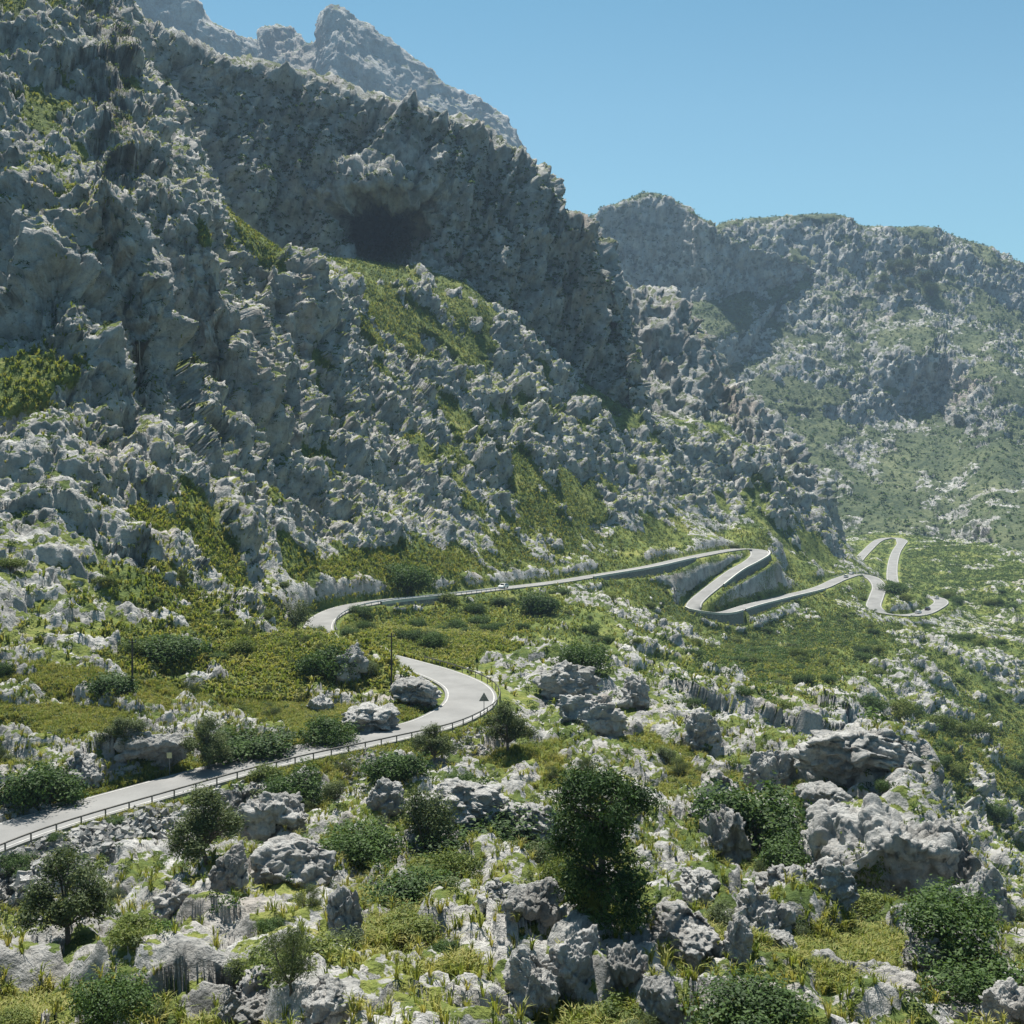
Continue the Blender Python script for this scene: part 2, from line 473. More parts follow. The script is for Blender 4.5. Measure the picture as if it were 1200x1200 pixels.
HB0 = [((640,640,800),(640,390,1220)),((710,640,800),(700,345,1225)),((770,640,800),(770,300,1230)),((815,640,800),(815,276,1240)),((850,640,800),(846,256,1250)),((900,640,805),(900,246,1260)),((960,640,810),(958,243,1265)),((992,640,815),(990,248,1265)),((1015,640,818),(1012,260,1260)),((1060,642,820),(1060,261,1255)),
      ((1090,644,820),(1092,262,1250)),((1115,645,820),(1113,270,1245)),((1150,648,820),(1150,280,1240)),((1170,650,822),(1167,286,1235)),((1205,655,824),(1205,310,1230)),((1260,660,828),(1262,332,1225)),((1340,665,830),(1345,345,1220)),((1440,670,835),(1440,370,1215))]
HB = []
for b_, c_ in HB0:
    x_ = b_[0]
    kk = float(smooth(1110, 1180, x_))
    c_ = (c_[0], c_[1] + 8, c_[2] * 1.26)
    HB.append(((x_, 634 * (1 - kk) + 648 * kk, 985 * (1 - kk) + 850 * kk), c_))
def hb_col(b, c):
    x = c[0]
    k = math.exp(-((x - 1075) / 60) ** 2)                       # the dark cliff half way down
    k2 = math.exp(-((x - 1190) / 40) ** 2)
    t = [0, .2, .36, .44, .60, .72, .84, 1]
    g = [0, .24, .40 + .08 * k, .46 + .10 * k, .62 - .04 * k - .05 * k2, .74 - .0 * k, .86 + .02 * k2, 1]
    return column(b, c, t=t, g=g, back=((60, -12), (200, -70), (400, -200)))
SHEETS['hillside'] = loft([hb_col(b, c) for b, c in HB], 650)

PK = [((80,300,1500),(80,-120,1750)),((140,290,1500),(140,-60,1750)),((185,280,1500),(188,-18,1760)),((225,275,1510),(228,2,1780)),((262,270,1530),(260,33,1800)),((292,270,1560),(296,47,1850)),((308,270,1600),(312,36,1950)),((322,270,1600),(326,27,2000)),((342,270,1600),(344,35,2000)),((358,270,1600),(359,46,2000)),((368,270,1600),(370,44,1990)),
      ((376,270,1580),(377,18,1970)),((388,270,1560),(388,11,1940)),((402,270,1570),(404,13,1950)),((422,275,1600),(424,22,1980)),((470,280,1650),(470,55,2020)),((510,285,1680),(510,85,2040)),((545,290,1700),(545,108,2050)),((578,295,1720),(576,126,2060)),((602,300,1740),(600,152,2070)),((626,310,1760),(622,200,2080)),((660,330,1780),(655,290,2100))]
SHEETS['mountain'] = loft([column(b, c, t=[0, .3, .5, .7, .85, 1], g=[0, .35, .55, .72, .85, 1], back=((40, -20), (160, -160), (400, -420)), foot=60) for b, c in PK], 640)
SHEETS['ground'] = np.stack([Xg, Yg, Zg], -1)
for k_, g_ in SHEETS.items(): print(k_, g_.shape)
# ------------------------------------------------------------------ land cover: (px, py, rx, ry, value), + green, - bare rock
COVER = {
 'ground': [(255,750,150,70,.24),(60,830,90,50,.25),(360,810,90,60,.28),(520,745,90,32,.34),(450,662,80,20,.22),(640,612,60,50,.30),(460,372,50,40,.30),(290,285,80,40,.15),(200,640,80,40,.15),(580,540,60,40,.1),
            (920,735,110,40,.22),(1000,830,80,40,-.12),(1130,760,80,40,-.14),(870,800,70,45,.12),(960,800,60,40,.1),(20,330,90,60,-.2),(465,668,90,24,.38),(560,655,40,20,.2),(650,615,75,48,.14),(150,600,70,35,.28),(250,660,60,40,.2),(330,590,40,25,.15),(60,480,50,40,.16),(540,430,50,60,.14),(470,430,40,60,.12),(410,350,40,25,.12),(300,285,60,30,.16),(720,510,60,25,.06),(860,600,60,30,.06),(900,640,40,40,.14),(200,420,40,40,.08),(620,540,40,30,.1),(60,120,90,70,-.12),(120,1003,140,32,-.35),(290,935,60,20,-.3),(1150,890,70,100,.36),(1050,800,70,40,-.06),(760,690,50,25,.16),(900,600,40,60,.06),(960,640,30,40,.14),(760,500,60,30,.04),(700,560,40,30,.0),(700,600,40,30,-.1),(800,580,60,40,-.1),
            (60,650,110,110,-.2),(120,540,200,60,-.12),(690,830,130,45,-.3),(690,745,60,30,-.16),(1180,790,80,60,-.22),(330,640,60,40,-.1),(560,690,60,20,-.1),
            (470,1010,100,45,.2),(520,1110,110,40,.14),(820,1130,110,40,.16),(90,1195,150,22,.24),(330,1110,60,25,.12),(80,1040,80,30,.2),(640,975,70,30,.12),(880,930,90,30,.05),(960,1130,90,40,.18),
            (210,1125,170,40,-.5),(650,1130,90,60,-.2),(570,945,90,26,-.25),(1060,960,120,90,-.24),(300,970,70,40,-.14),(880,1050,60,30,-.15),(350,1190,150,25,-.2),(1100,1150,80,40,-.1),
            (1120,620,160,50,-.04),(1110,690,90,30,.12),(1050,650,60,40,.1)],
 'cliff': [(300,300,120,30,.2)],
 'spur': [(900,560,60,60,-.05)],
 'hill': [(850,365,60,40,.5),(760,330,50,30,-.1),(870,400,60,40,.2)],
 'hillside': [(860,360,50,30,.5),(1100,340,120,40,.06),(1000,470,80,30,.1),(1100,590,150,60,.04),(1180,500,60,60,.05)],
 'mountain': [],
}


def normals(G):
    N = np.cross(np.gradient(G, axis=1), np.gradient(G, axis=0))
    N /= np.maximum(np.linalg.norm(N, axis=-1, keepdims=True), 1e-9)
    if np.mean(np.sum(N * G, -1)) > 0: N = -N
    return N


def quads(nr, nc):
    i = np.arange(nr * nc, dtype=np.int32).reshape(nr, nc)
    return np.stack([i[:-1, :-1], i[:-1, 1:], i[1:, 1:], i[1:, :-1]], -1).reshape(-1, 4)


def relief(name, near, S, A, zs, lift, coarse, base_mask, big, part='both'):
    BIGA = {'ground': 2.0, 'cliff': 1.6, 'spur': 1.2, 'hill': 1.1, 'hillside': 1.1, 'mountain': 1.0}[name]
    """geometry nodes that carve limestone relief into a smooth sheet"""
    t = bpy.data.node_groups.new('relief_' + name, 'GeometryNodeTree')
    t.interface.new_socket('Geometry', in_out='INPUT', socket_type='NodeSocketGeometry')
    t.interface.new_socket('Geometry', in_out='OUTPUT', socket_type='NodeSocketGeometry')
    k = NT(t)
    gi, go = t.nodes.new('NodeGroupInput'), t.nodes.new('NodeGroupOutput')
    P = k.n('GeometryNodeInputPosition').outputs[0]
    def attr(nm, typ='FLOAT'):
        nd = k.n('GeometryNodeInputNamedAttribute', data_type=typ); nd.inputs['Name'].default_value = nm
        return nd.outputs[0]
    Nn = attr('nrm', 'FLOAT_VECTOR')
    flat, green, far = attr('flat'), attr('green'), attr('far')
    nz = k.n('ShaderNodeSeparateXYZ', {0: Nn}).outputs[2]
    def blocks(q, s, lo, hi):
        """flat topped fracture blocks with a height of their own"""
        v = k.n('ShaderNodeTexVoronoi', {'Vector': q, 'Scale': 1 / s, 'Detail': 0.0}, feature='F1', distance='CHEBYCHEV')
        r = k.n('FunctionNodeSeparateColor', {0: v.outputs['Color']}).outputs[0]
        return k.mr(v.outputs['Distance'], lo, hi, 1, 0, 'LINEAR'), k.m('SUBTRACT', r, .5)
    def field(S, zs, A, detail, seedoff):
        w = k.noise(k.v('ADD', P, (seedoff, 3, 7)), 1 / (1.3 * S), 4, out='Color')
        pw = k.v('ADD', P, k.v('SCALE', k.v('SUBTRACT', w, (.5, .5, .5)), scale=.75 * S))
        rt = k.n('ShaderNodeVectorRotate', {'Vector': pw, 'Rotation': (.42, -.30, .55)}, rotation_type='EULER_XYZ').outputs[0]
        q = k.v('ADD', k.v('MULTIPLY', rt, (1, 1, zs)), (seedoff * 3.1, 0, 0))
        b1, r1 = blocks(q, S, .26, .50)
        b2, r2 = blocks(k.v('ADD', q, (31, 7, 5)), S * .40, .24, .48)
        b3, r3 = blocks(k.v('ADD', q, (11, 47, 25)), S * .15, .22, .48)
        rg = k.noise(k.v('MULTIPLY', P, (1, 1, .6)), 1 / (1.5 * S), 7, .52 if seedoff == 40 else .62)
        fl = k.noise(k.v('MULTIPLY', pw, (1, 1, .16)), 1 / (S * .26), 4, .6)
        h = k.m('ADD', k.m('MULTIPLY', b1, .85), k.m('MULTIPLY', r1, 1.15))
        h = k.m('ADD', h, k.m('ADD', k.m('MULTIPLY', b2, .36), k.m('MULTIPLY', r2, .44)))
        h = k.m('ADD', h, k.m('ADD', k.m('MULTIPLY', b3, .08 if seedoff == 40 else .15), k.m('MULTIPLY', r3, .07 if seedoff == 40 else .17)))
        h = k.m('ADD', h, k.m('MULTIPLY', k.m('SUBTRACT', rg, .5), 1.35))
        flw = k.mr(nz, .55, .92, .16 if seedoff == 40 else .70, .05 if seedoff == 40 else .08)
        h = k.m('ADD', h, k.m('MULTIPLY', k.m('SUBTRACT', fl, .5), flw))
        return k.m('MULTIPLY', k.m('SUBTRACT', h, .75), A)
    if part != 'near':
        hf = field(S, zs, A, 3, 0)
        hb = field(S * 3.0, zs * .75, A * BIGA, 1, 77)
        hf = k.m('ADD', hf, hb)
        mfar = k.noise(P, 1 / (3.0 * S), 6, .62)
    if near and part == 'near':
        h, mm, lf = field(near[0], 1.45, near[1], 3, 40), k.m('ADD', .11, k.noise(P, 1 / 7.5, 3, .55)), near[2]
    elif near and part == 'both':
        hn = field(near[0], 1.45, near[1], 3, 40)
        h = k.m('ADD', k.m('MULTIPLY', hn, k.m('SUBTRACT', 1.0, far)), k.m('MULTIPLY', hf, far))
        mn = k.m('ADD', .11, k.noise(P, 1 / 7.5, 3, .55))
        mm = k.m('ADD', k.m('MULTIPLY', mn, k.m('SUBTRACT', 1.0, far)), k.m('MULTIPLY', mfar, far))
        lf = k.m('ADD', k.m('MULTIPLY', near[2], k.m('SUBTRACT', 1.0, far)), k.m('MULTIPLY', lift, far))
    else:
        h, mm, lf = hf, mfar, lift
    af = k.m('MAXIMUM', k.m('MINIMUM', k.m('MULTIPLY', k.m('SUBTRACT', 1.10, nz), 2.2), 1.0), .38)
    if part != 'near': h = k.m('MULTIPLY', h, k.m('ADD', k.m('MULTIPLY', af, far), k.m('SUBTRACT', 1.0, far)))
    sl = k.m('MULTIPLY', k.m('SUBTRACT', .80, nz), .55)
    raw = k.m('ADD', k.m('ADD', k.m('MULTIPLY', k.m('SUBTRACT', mm, .5), 1.7), k.m('ADD', sl, base_mask)), k.m('MULTIPLY', green, -.62))
    mask = k.mr(raw, -.04, .06)
    edge = k.mr(raw, -.03, .2)
    c = k.m('MULTIPLY', k.m('SUBTRACT', k.noise(P, 1 / big, 3, .5), .5), coarse)
    if near: c = k.m('MULTIPLY', c, k.m('ADD', .25, k.m('MULTIPLY', far, .75)))
    small = k.m('MULTIPLY', k.m('SUBTRACT', k.noise(P, 1 / 1.1, 3, .6), .5), .5)
    d = k.m('MULTIPLY', mask, k.m('ADD', k.m('MULTIPLY', lf, edge), h))
    d = k.m('ADD', d, k.m('MULTIPLY', k.m('SUBTRACT', 1.0, mask), small))
    d = k.m('MULTIPLY', k.m('ADD', d, c), flat)
    if near and part != 'near':
        lump = k.m('ADD', k.m('MULTIPLY', k.m('SUBTRACT', .45, k.voro(k.v('MULTIPLY', P, (1, 1, .7)), 1 / 4.5, 'F1', 2)), 2.6), 1.0)
        d = k.m('ADD', d, k.m('MULTIPLY', k.m('MULTIPLY', lump, mask), k.m('MULTIPLY', attr('flat2'), far)))
    dirv = k.v('NORMALIZE', k.v('ADD', Nn, (0, 0, .25)))
    sp = k.n('GeometryNodeSetPosition', {'Geometry': gi.outputs[0], 'Offset': k.v('SCALE', dirv, scale=d)})
    st = k.n('GeometryNodeStoreNamedAttribute', data_type='FLOAT', domain='POINT')
    # rock mask is evaluated before the offset is applied: store first
    t.links.new(gi.outputs[0], st.inputs['Geometry']); st.inputs['Name'].default_value = 'rock'
    k.set(st.inputs['Value'], k.m('MULTIPLY', mask, attr('flat2')))
    t.links.new(st.outputs[0], sp.inputs['Geometry'])
    t.links.new(sp.outputs[0], go.inputs[0])
    return t


def rock_colour(k, P, warm=0.0, scale=1.0):
    """limestone: pale grey with broad tone changes, darker water streaks and fine mottling"""
    n1 = k.noise(P, .22 * scale, 6, .6)
    c = k.ramp(n1, [(.30, (.18, .176, .165)), (.43, (.30, .293, .277)), (.57, (.41, .401, .381)), (.75, (.50, .488, .463))])
    streak = k.noise(k.v('MULTIPLY', P, (1, 1, .12)), .9 * scale, 5, .6)
    c = k.mix(k.mr(streak, .55, .68, 0, .45), c, (.115, .115, .112, 1))
    fine = k.noise(P, 2.6 * scale, 5, .65)
    c = k.mix(k.mr(fine, .52, .68, 0, .42), c, (.12, .12, .115, 1))
    st = k.noise(k.v('ADD', k.v('MULTIPLY', P, (1, 1, .5)), (50, 9, 0)), .035 * scale, 4, .6)
    c = k.mix(k.mr(st, .56, .70, 0, .35 + warm), c, (.33, .25, .185, 1))
    return c


def terrain_mat(name, gs, warm=0.0, scale=1.0, bump=1.0, spots=0.0, spot_size=2.6, PKF=.95):
    m, k, b = new_mat(name)
    P = k.n('ShaderNodeNewGeometry').outputs['Position']
    nzf = k.n('ShaderNodeSeparateXYZ', {0: k.n('ShaderNodeNewGeometry').outputs['Normal']}).outputs[2]
    rock = k.n('ShaderNodeAttribute', attribute_name='rock').outputs['Fac']
    rc = rock_colour(k, P, warm, scale)
    g1 = k.noise(P, .06 * scale, 5, .6)
    g2 = k.noise(P, .9 * scale, 5, .65)
    gc = k.ramp(k.m('ADD', k.m('MULTIPLY', g1, .55), k.m('MULTIPLY', g2, .45)), [(.34, gs[0]), (.47, gs[1]), (.56, gs[2]), (.66, gs[3])])
    # pockets of green on the flatter tops of the rock
    pk = k.m('MULTIPLY', k.mr(nzf, .50, .80), k.mr(k.noise(P, .32 * scale, 5, .65), .44, .56))
    fac = k.m('MULTIPLY', rock, k.m('SUBTRACT', 1.0, k.m('MULTIPLY', pk, PKF)))
    fac = k.mr(k.m('ADD', fac, k.m('MULTIPLY', k.m('SUBTRACT', k.noise(P, 1.4 * scale, 4, .6), .5), .8)), .38, .62)
    col = k.mix(fac, gc, rc)
    if spots:
        sv = k.voro(P, 1 / spot_size, 'F1', 0, rand=1.0)
        sm = k.m('MULTIPLY', k.mr(sv, .22, .36, 1, 0), k.mr(k.noise(P, .05, 3, .6), .40, .62, 0, spots))
        col = k.mix(sm, col, (*gs[0], 1))
    k.set(b.inputs['Base Color'], col)
    bn = k.m('ADD', k.noise(P, 1.7 * scale, 6, .65), k.m('MULTIPLY', k.voro(k.v('MULTIPLY', P, (1, 1, .6)), 1.1 * scale, 'F1', 2), -.5))
    bp = k.n('ShaderNodeBump', {'Height': bn, 'Distance': .8 * bump / scale, 'Strength': .8})
    k.set(b.inputs['Normal'], bp.outputs[0])
    b.inputs['Roughness'].default_value = .95
    b.inputs['Specular IOR Level'].default_value = .1
    return m


GREENS = [(.042, .068, .022), (.09, .122, .035), (.17, .195, .05), (.28, .26, .10)]
GFAR = [(.05, .072, .04), (.088, .108, .055), (.14, .158, .082), (.20, .205, .115)]
MT = {
 'ground': terrain_mat('limestone_ground', GREENS, 0.0, 1.0, 1.0, PKF=.92),
 'cliff': terrain_mat('limestone_cliff', GFAR, .02, .5, 1.0, .45, 5.0),
 'spur': terrain_mat('limestone_spur', GFAR, .1, .5, 1.0, .6, 5.0),
 'hill': terrain_mat('limestone_hill', GFAR, .05, .3, 1.0, .7, 7.0),
 'hillside': terrain_mat('limestone_hillside', GFAR, .05, .3, 1.0, .9, 7.0),
 'mountain': terrain_mat('limestone_mountain', GFAR, 0, .15, 1.0, .3, 12.0),
}
REL = {  # near(S, A, lift), S, A, zs, lift, coarse, base_mask, big
 'ground': ((7.2, 1.35, 1.25), 8.5, 2.7, .45, 1.9, 6.0, .03, 45),
 'cliff': (None, 11.0, 4.6, .40, 2.0, 20.0, .16, 60),
 'spur': (None, 11.0, 4.4, .5, 2.0, 16.0, .06, 70),
 'hill': (None, 17.0, 5.2, .5, 2.5, 18.0, .06, 110),
 'hillside': (None, 16.0, 5.6, .6, 2.5, 24.0, .05, 120),
 'mountain': (None, 45.0, 6.5, .4, 3.0, 14.0, .22, 220),
}
NAMES = {'ground': 'ground', 'cliff': 'cliff', 'spur': 'spur', 'hill': 'hill', 'hillside': 'hillside', 'mountain': 'mountain'}
DISP = {}
for key, G in SHEETS.items():
    nr, nc = G.shape[:2]
    N = normals(G)
    px, py, fw = proj(G)
    green = np.zeros((nr, nc))
    for (x, y, rx, ry, v) in COVER[key]:
        if key == 'ground' and y > 960 and v > 0: v *= .6
        green += v * np.exp(-(((px - x) / rx) ** 2 + ((py - y) / ry) ** 2))
    yy = G[..., 1]
    far = smooth(90, 240, yy)
    flat = FLATg if key == 'ground' else np.ones((nr, nc))
    flat2 = FLAT2 if key == 'ground' else np.ones((nr, nc))
    co = np.empty((nr * nc, 3), np.float32); rk = np.empty(nr * nc, np.float32)
    near, S, A, zs, lift, coarse, bm_, big = REL[key]
    fr = far.ravel()
    subsets = [('far', np.ones(nr * nc, bool))] if not near else [('near', fr <= 0), ('both', (fr > 0) & (fr < 1)), ('far', fr >= 1)]
    for part, sel in subsets:
        if not sel.any(): continue
        ii = np.nonzero(sel)[0]
        me = bpy.data.meshes.new('pts'); me.vertices.add(len(ii)); me.vertices.foreach_set('co', np.ascontiguousarray(G.reshape(-1, 3)[ii], np.float32).ravel())
        for nm, a_ in (('flat', flat), ('flat2', flat2), ('green', green), ('far', far)):
            me.attributes.new(nm, 'FLOAT', 'POINT').data.foreach_set('value', np.ascontiguousarray(a_.ravel()[ii], np.float32))
        me.attributes.new('nrm', 'FLOAT_VECTOR', 'POINT').data.foreach_set('vector', np.ascontiguousarray(N.reshape(-1, 3)[ii], np.float32).ravel())
        o = link('pts', me)
        md = o.modifiers.new('relief', 'NODES'); md.node_group = relief(key, near, S, A, zs, lift, coarse, bm_, big, part)
        dg = bpy.context.evaluated_depsgraph_get()
        em = o.evaluated_get(dg).data
        c_ = np.empty(len(ii) * 3, np.float32); em.vertices.foreach_get('co', c_); co[ii] = c_.reshape(-1, 3)
        r_ = np.empty(len(ii), np.float32); em.attributes['rock'].data.foreach_get('value', r_); rk[ii] = r_
        bpy.data.objects.remove(o); bpy.data.meshes.remove(me)
    o = link(NAMES[key], mesh_np(NAMES[key], co, quads(nr, nc), [MT[key]], True, {'rock': rk}))
    DISP[key] = (co.reshape(nr, nc, 3).astype(float), rk.reshape(nr, nc), N, green, flat)
    tag(o, kind='structure')
    print(key, 'relief', round(time.time() - T0, 1), nr, nc)
# ------------------------------------------------------------------ road surface, markings, walls, rails
def road_mat():
    m, k, b = new_mat('pale_asphalt')
    P = k.n('ShaderNodeNewGeometry').outputs['Position']
    n1 = k.noise(P, .18, 5, .6); n2 = k.noise(P, 9.0, 3, .6)
    c = k.ramp(k.m('ADD', k.m('MULTIPLY', n1, .7), k.m('MULTIPLY', n2, .3)), [(.35, (.155, .153, .147)), (.5, (.195, .192, .185)), (.65, (.235, .231, .222))])
    pt = k.mr(k.noise(k.v('MULTIPLY', P, (1, 1, .2)), .45, 3, .5), .62, .66, 0, .35)
    c = k.mix(pt, c, (.19, .188, .18, 1))
    k.set(b.inputs['Base Color'], c)
    k.set(b.inputs['Normal'], k.n('ShaderNodeBump', {'Height': n2, 'Distance': .02, 'Strength': .5}).outputs[0])
    b.inputs['Roughness'].default_value = .85
    return m


def stone_mat(name, c0, c1, mortar, sc=1.6):
    m, k, b = new_mat(name)
    P = k.n('ShaderNodeNewGeometry').outputs['Position']
    e = k.voro(k.v('MULTIPLY', P, (1, 1, 1.5)), sc, 'DISTANCE_TO_EDGE')
    v = k.voro(k.v('MULTIPLY', P, (1, 1, 1.5)), sc, 'F1', out=1)
    vv = k.n('ShaderNodeSeparateColor', {0: v}).outputs[0]
    c = k.ramp(vv, [(0, c0), (1, c1)])
    c = k.mix(k.mr(k.noise(k.v('MULTIPLY', P, (1, 1, .2)), .5, 4, .6), .5, .65, 0, .5), c, (.12, .115, .11, 1))
    c = k.mix(k.mr(e, .03, .09, 1, 0), c, (*mortar, 1))
    k.set(b.inputs['Base Color'], c)
    k.set(b.inputs['Normal'], k.n('ShaderNodeBump', {'Height': k.mr(e, 0, .12), 'Distance': .08, 'Strength': .7}).outputs[0])
    return m


M_ROAD = road_mat()
M_LINE = simple_mat('worn_white_paint', (.40, .39, .37), .7, 0, .25, 1.2)
M_WALL = stone_mat('stone_masonry', (.15, .147, .14), (.27, .262, .247), (.18, .173, .16))
M_CAP = simple_mat('whitewashed_coping', (.46, .45, .42), .8, 0, .15, .8)
M_STEEL = simple_mat('weathered_steel', (.17, .16, .145), .55, .35, .2, 2.0)
M_RAILGAL = simple_mat('galvanised_steel', (.42, .43, .43), .45, .6, .12, 1.5)


def strip(name, i0, i1, offs, mat, zoff=0.0, step=1):
    """ribbon along the road between samples i0..i1; offs: list of (side offset as function of i, dz)"""
    idx = np.arange(i0, i1 + 1, step)
    rows = []
    for fo, dz in offs:
        o = np.array([fo(i) for i in idx])
        p = ROAD[idx] + RSIDE[idx] * o[:, None]; p[:, 2] += dz + zoff
        rows.append(p)
    V = np.stack(rows, 1)
    nr, nc = V.shape[:2]
    me = mesh_np(name, V.reshape(-1, 3), quads(nr, nc)[:, ::-1], [mat], False)
    return link(name, me)


ro = strip('road', 0, RN - 1, [(lambda i: -RW[i] - .25, -.5), (lambda i: -RW[i] - .2, -.02), (lambda i: -RW[i] * .5, .03), (lambda i: 0, .05), (lambda i: RW[i] * .5, .03), (lambda i: RW[i] + .2, -.02), (lambda i: RW[i] + .25, -.5)], M_ROAD)
tag(ro, kind='structure')
for sgn in (-1, 1):
    wl = .13
    s_ = strip('edge_line', 0, RN - 1, [(lambda i: sgn * (RW[i] - .12), .012), (lambda i: sgn * (RW[i] - .12 - wl - .00012 * ROAD[i, 1]), .016)], M_LINE)
    tag(s_, kind='structure')


def path_pts(i0, i1, off, spacing):
    idx = np.arange(i0, i1 + 1)
    o = np.array([off(i) for i in idx])
    p = ROAD[idx] + RSIDE[idx] * o[:, None]
    s = np.r_[0, np.cumsum(np.linalg.norm(np.diff(p, axis=0), axis=1))]
    n = max(2, int(round(s[-1] / spacing)) + 1)
    t = np.linspace(0, s[-1], n)
    return np.stack([np.interp(t, s, p[:, k]) for k in range(3)], 1)


def guardrail(i0, i1, off, spacing, label, mp, mr_, height=.74, rail_h=.20, group=None):
    p = path_pts(i0, i1, off, spacing)
    root = empty('guardrail', p[0])
    tag(root, label, 'guardrail', group)
    base = Vector(p[0])
    fine_ = path_pts(i0, i1, off, 1.0)
    b = MB(); rows = []
    tn = np.gradient(fine_, axis=0); tn[:, 2] = 0; tn /= np.linalg.norm(tn, axis=1)[:, None]
    sd_ = np.stack([tn[:, 1], -tn[:, 0], 0 * tn[:, 0]], 1)
    # W-beam profile
    prof = [(.0, 0), (.045, .04), (.0, .08), (.045, .13), (0, rail_h), (-.02, rail_h), (-.02, 0)]
    V = np.stack([fine_ - p[0] + sd_ * a + np.array([0, 0, height - rail_h + h]) for a, h in prof + [prof[0]]], 1)
    me = mesh_np('rail', V.reshape(-1, 3), quads(*V.shape[:2]), [mr_], False)
    link('rail', me, root)
    post0 = None
    for q, pt in enumerate(p):
        if post0 is None:
            b = MB(); b.box((0, 0, height / 2 - .35), (.11, .10, height + .7), 0, .012)
            post0 = b.build('post', mp, root); po = post0
        else:
            po = post0.copy(); COL.objects.link(po); po.parent = root
        t = tn[min(int(q * (len(fine_) - 1) / max(1, len(p) - 1)), len(fine_) - 1)]
        po.location = Vector(pt) - base - Vector((t[1], -t[0], 0)) * -.09
        po.rotation_euler = (0, 0, math.atan2(t[1], t[0]))
    return root


i_s = road_s(-150, 1045); i_e = road_s(474, 777)
guardrail(i_s, i_e, lambda i: RW[i] + .55, 2.15, 'brown guardrail on short posts along the outer edge of the nearest road stretch', M_STEEL, M_STEEL, .78, .17)
guardrail(road_s(377, 741), road_s(580, 690), lambda i: RW[i] + .45, 3.2, 'pale guardrail on the outer edge of the second road stretch, over the dark wall', M_STEEL, M_RAILGAL, .75, .28)
guardrail(road_s(985, 677), road_s(1029, 688), lambda i: -RW[i] - .4, 4.0, 'pale guardrail around the outside of the far S bend', M_STEEL, M_RAILGAL, .8, .30)


def wall(i0, i1, sgn, hfun, label, cap=.5, thick=.55):
    idx = np.arange(i0, i1 + 1, 2)
    base = Vector(ROAD[idx[0]] + RSIDE[idx[0]] * sgn * RW[idx[0]])
    root = empty('retaining_wall', base); tag(root, label, 'wall', 'stone walls holding up the road')
    def ring(prof, nm, mat):
        V = []
        for i in idx:
            s = (i - i0) / max(1, i1 - i0); h = hfun(s)
            c = ROAD[i] + RSIDE[i] * sgn * (RW[i] + .35)
            V.append([c + RSIDE[i] * sgn * a + np.array([0, 0, z if z > -1 else -h + (z + 2)]) - np.array(base) for a, z in prof])
        V = np.array(V)
        V = np.concatenate([V, V[:, :1]], 1)
        f = quads(*V.shape[:2])
        me = mesh_np(nm, V.reshape(-1, 3), f if sgn < 0 else f[:, ::-1], [mat], False)
        return link(nm, me, root)
    ring([(0, -.3), (thick, -.3), (thick + .35, -2), (0, -2)], 'masonry', M_WALL)
    ring([(-.03, cap), (thick - .05, cap), (thick - .05, -.29), (-.03, -.29)], 'coping', M_CAP)
    return root


bell = lambda s, h: h * (.35 + .65 * math.sin(PI * min(1, max(0, s))) ** .6)
for i0, i1, sgn, hf, lab in WALLS:
    wall(i0, i1, sgn, hf, lab)

# ------------------------------------------------------------------ what stands where in the picture: nearest surface per 2 px cell
ZB = 700
zb_d = np.full((ZB, ZB), 1e9); zb_k = np.full((ZB, ZB), -1, int); zb_i = np.zeros((ZB, ZB), np.int64)
KEYS = list(DISP)
for q, key in enumerate(KEYS):
    p = DISP[key][0].reshape(-1, 3)
    px, py, fw = proj(p)
    a = ((px + 100) / 2).astype(int); b = ((py + 100) / 2).astype(int)
    ok = np.nonzero((a >= 0) & (a < ZB) & (b >= 0) & (b < ZB) & (fw > 5))[0]
    order = ok[np.argsort(-fw[ok])]
    aa, bb = a[order], b[order]
    sel = fw[order] < zb_d[bb, aa]
    order, aa, bb = order[sel], aa[sel], bb[sel]
    zb_d[bb, aa] = fw[order]; zb_k[bb, aa] = q; zb_i[bb, aa] = order
zb_min = zb_d.copy()
for da in (-1, 0, 1):
    for db in (-1, 0, 1):
        zb_min = np.minimum(zb_min, np.roll(np.roll(zb_d, da, 1), db, 0))


def spot(px, py):
    """surface point and normal seen at a picture position"""
    a, b = int((px + 100) / 2), int((py + 100) / 2)
    best = None
    for r in range(0, 6):
        for da in range(-r, r + 1):
            for db in range(-r, r + 1):
                x, y = a + da, b + db
                if 0 <= x < ZB and 0 <= y < ZB and zb_k[y, x] >= 0:
                    if best is None or zb_d[y, x] < best[0]: best = (zb_d[y, x], zb_k[y, x], zb_i[y, x])
        if best is not None and r >= 0: break
    key = KEYS[best[1]]
    co, rk, N, gr, fl = DISP[key]
    return Vector(co.reshape(-1, 3)[best[2]].tolist()), Vector(N.reshape(-1, 3)[best[2]].tolist()), key


def visible(p, tol=.06):
    px, py, fw = proj(p)
    a = np.clip(((px + 100) / 2).astype(int), 0, ZB - 1); b = np.clip(((py + 100) / 2).astype(int), 0, ZB - 1)
    inside = (px > -90) & (px < 1290) & (py > -90) & (py < 1290) & (fw > 5)
    return inside & (fw < zb_d[b, a] * (1 + tol) + 2.0)


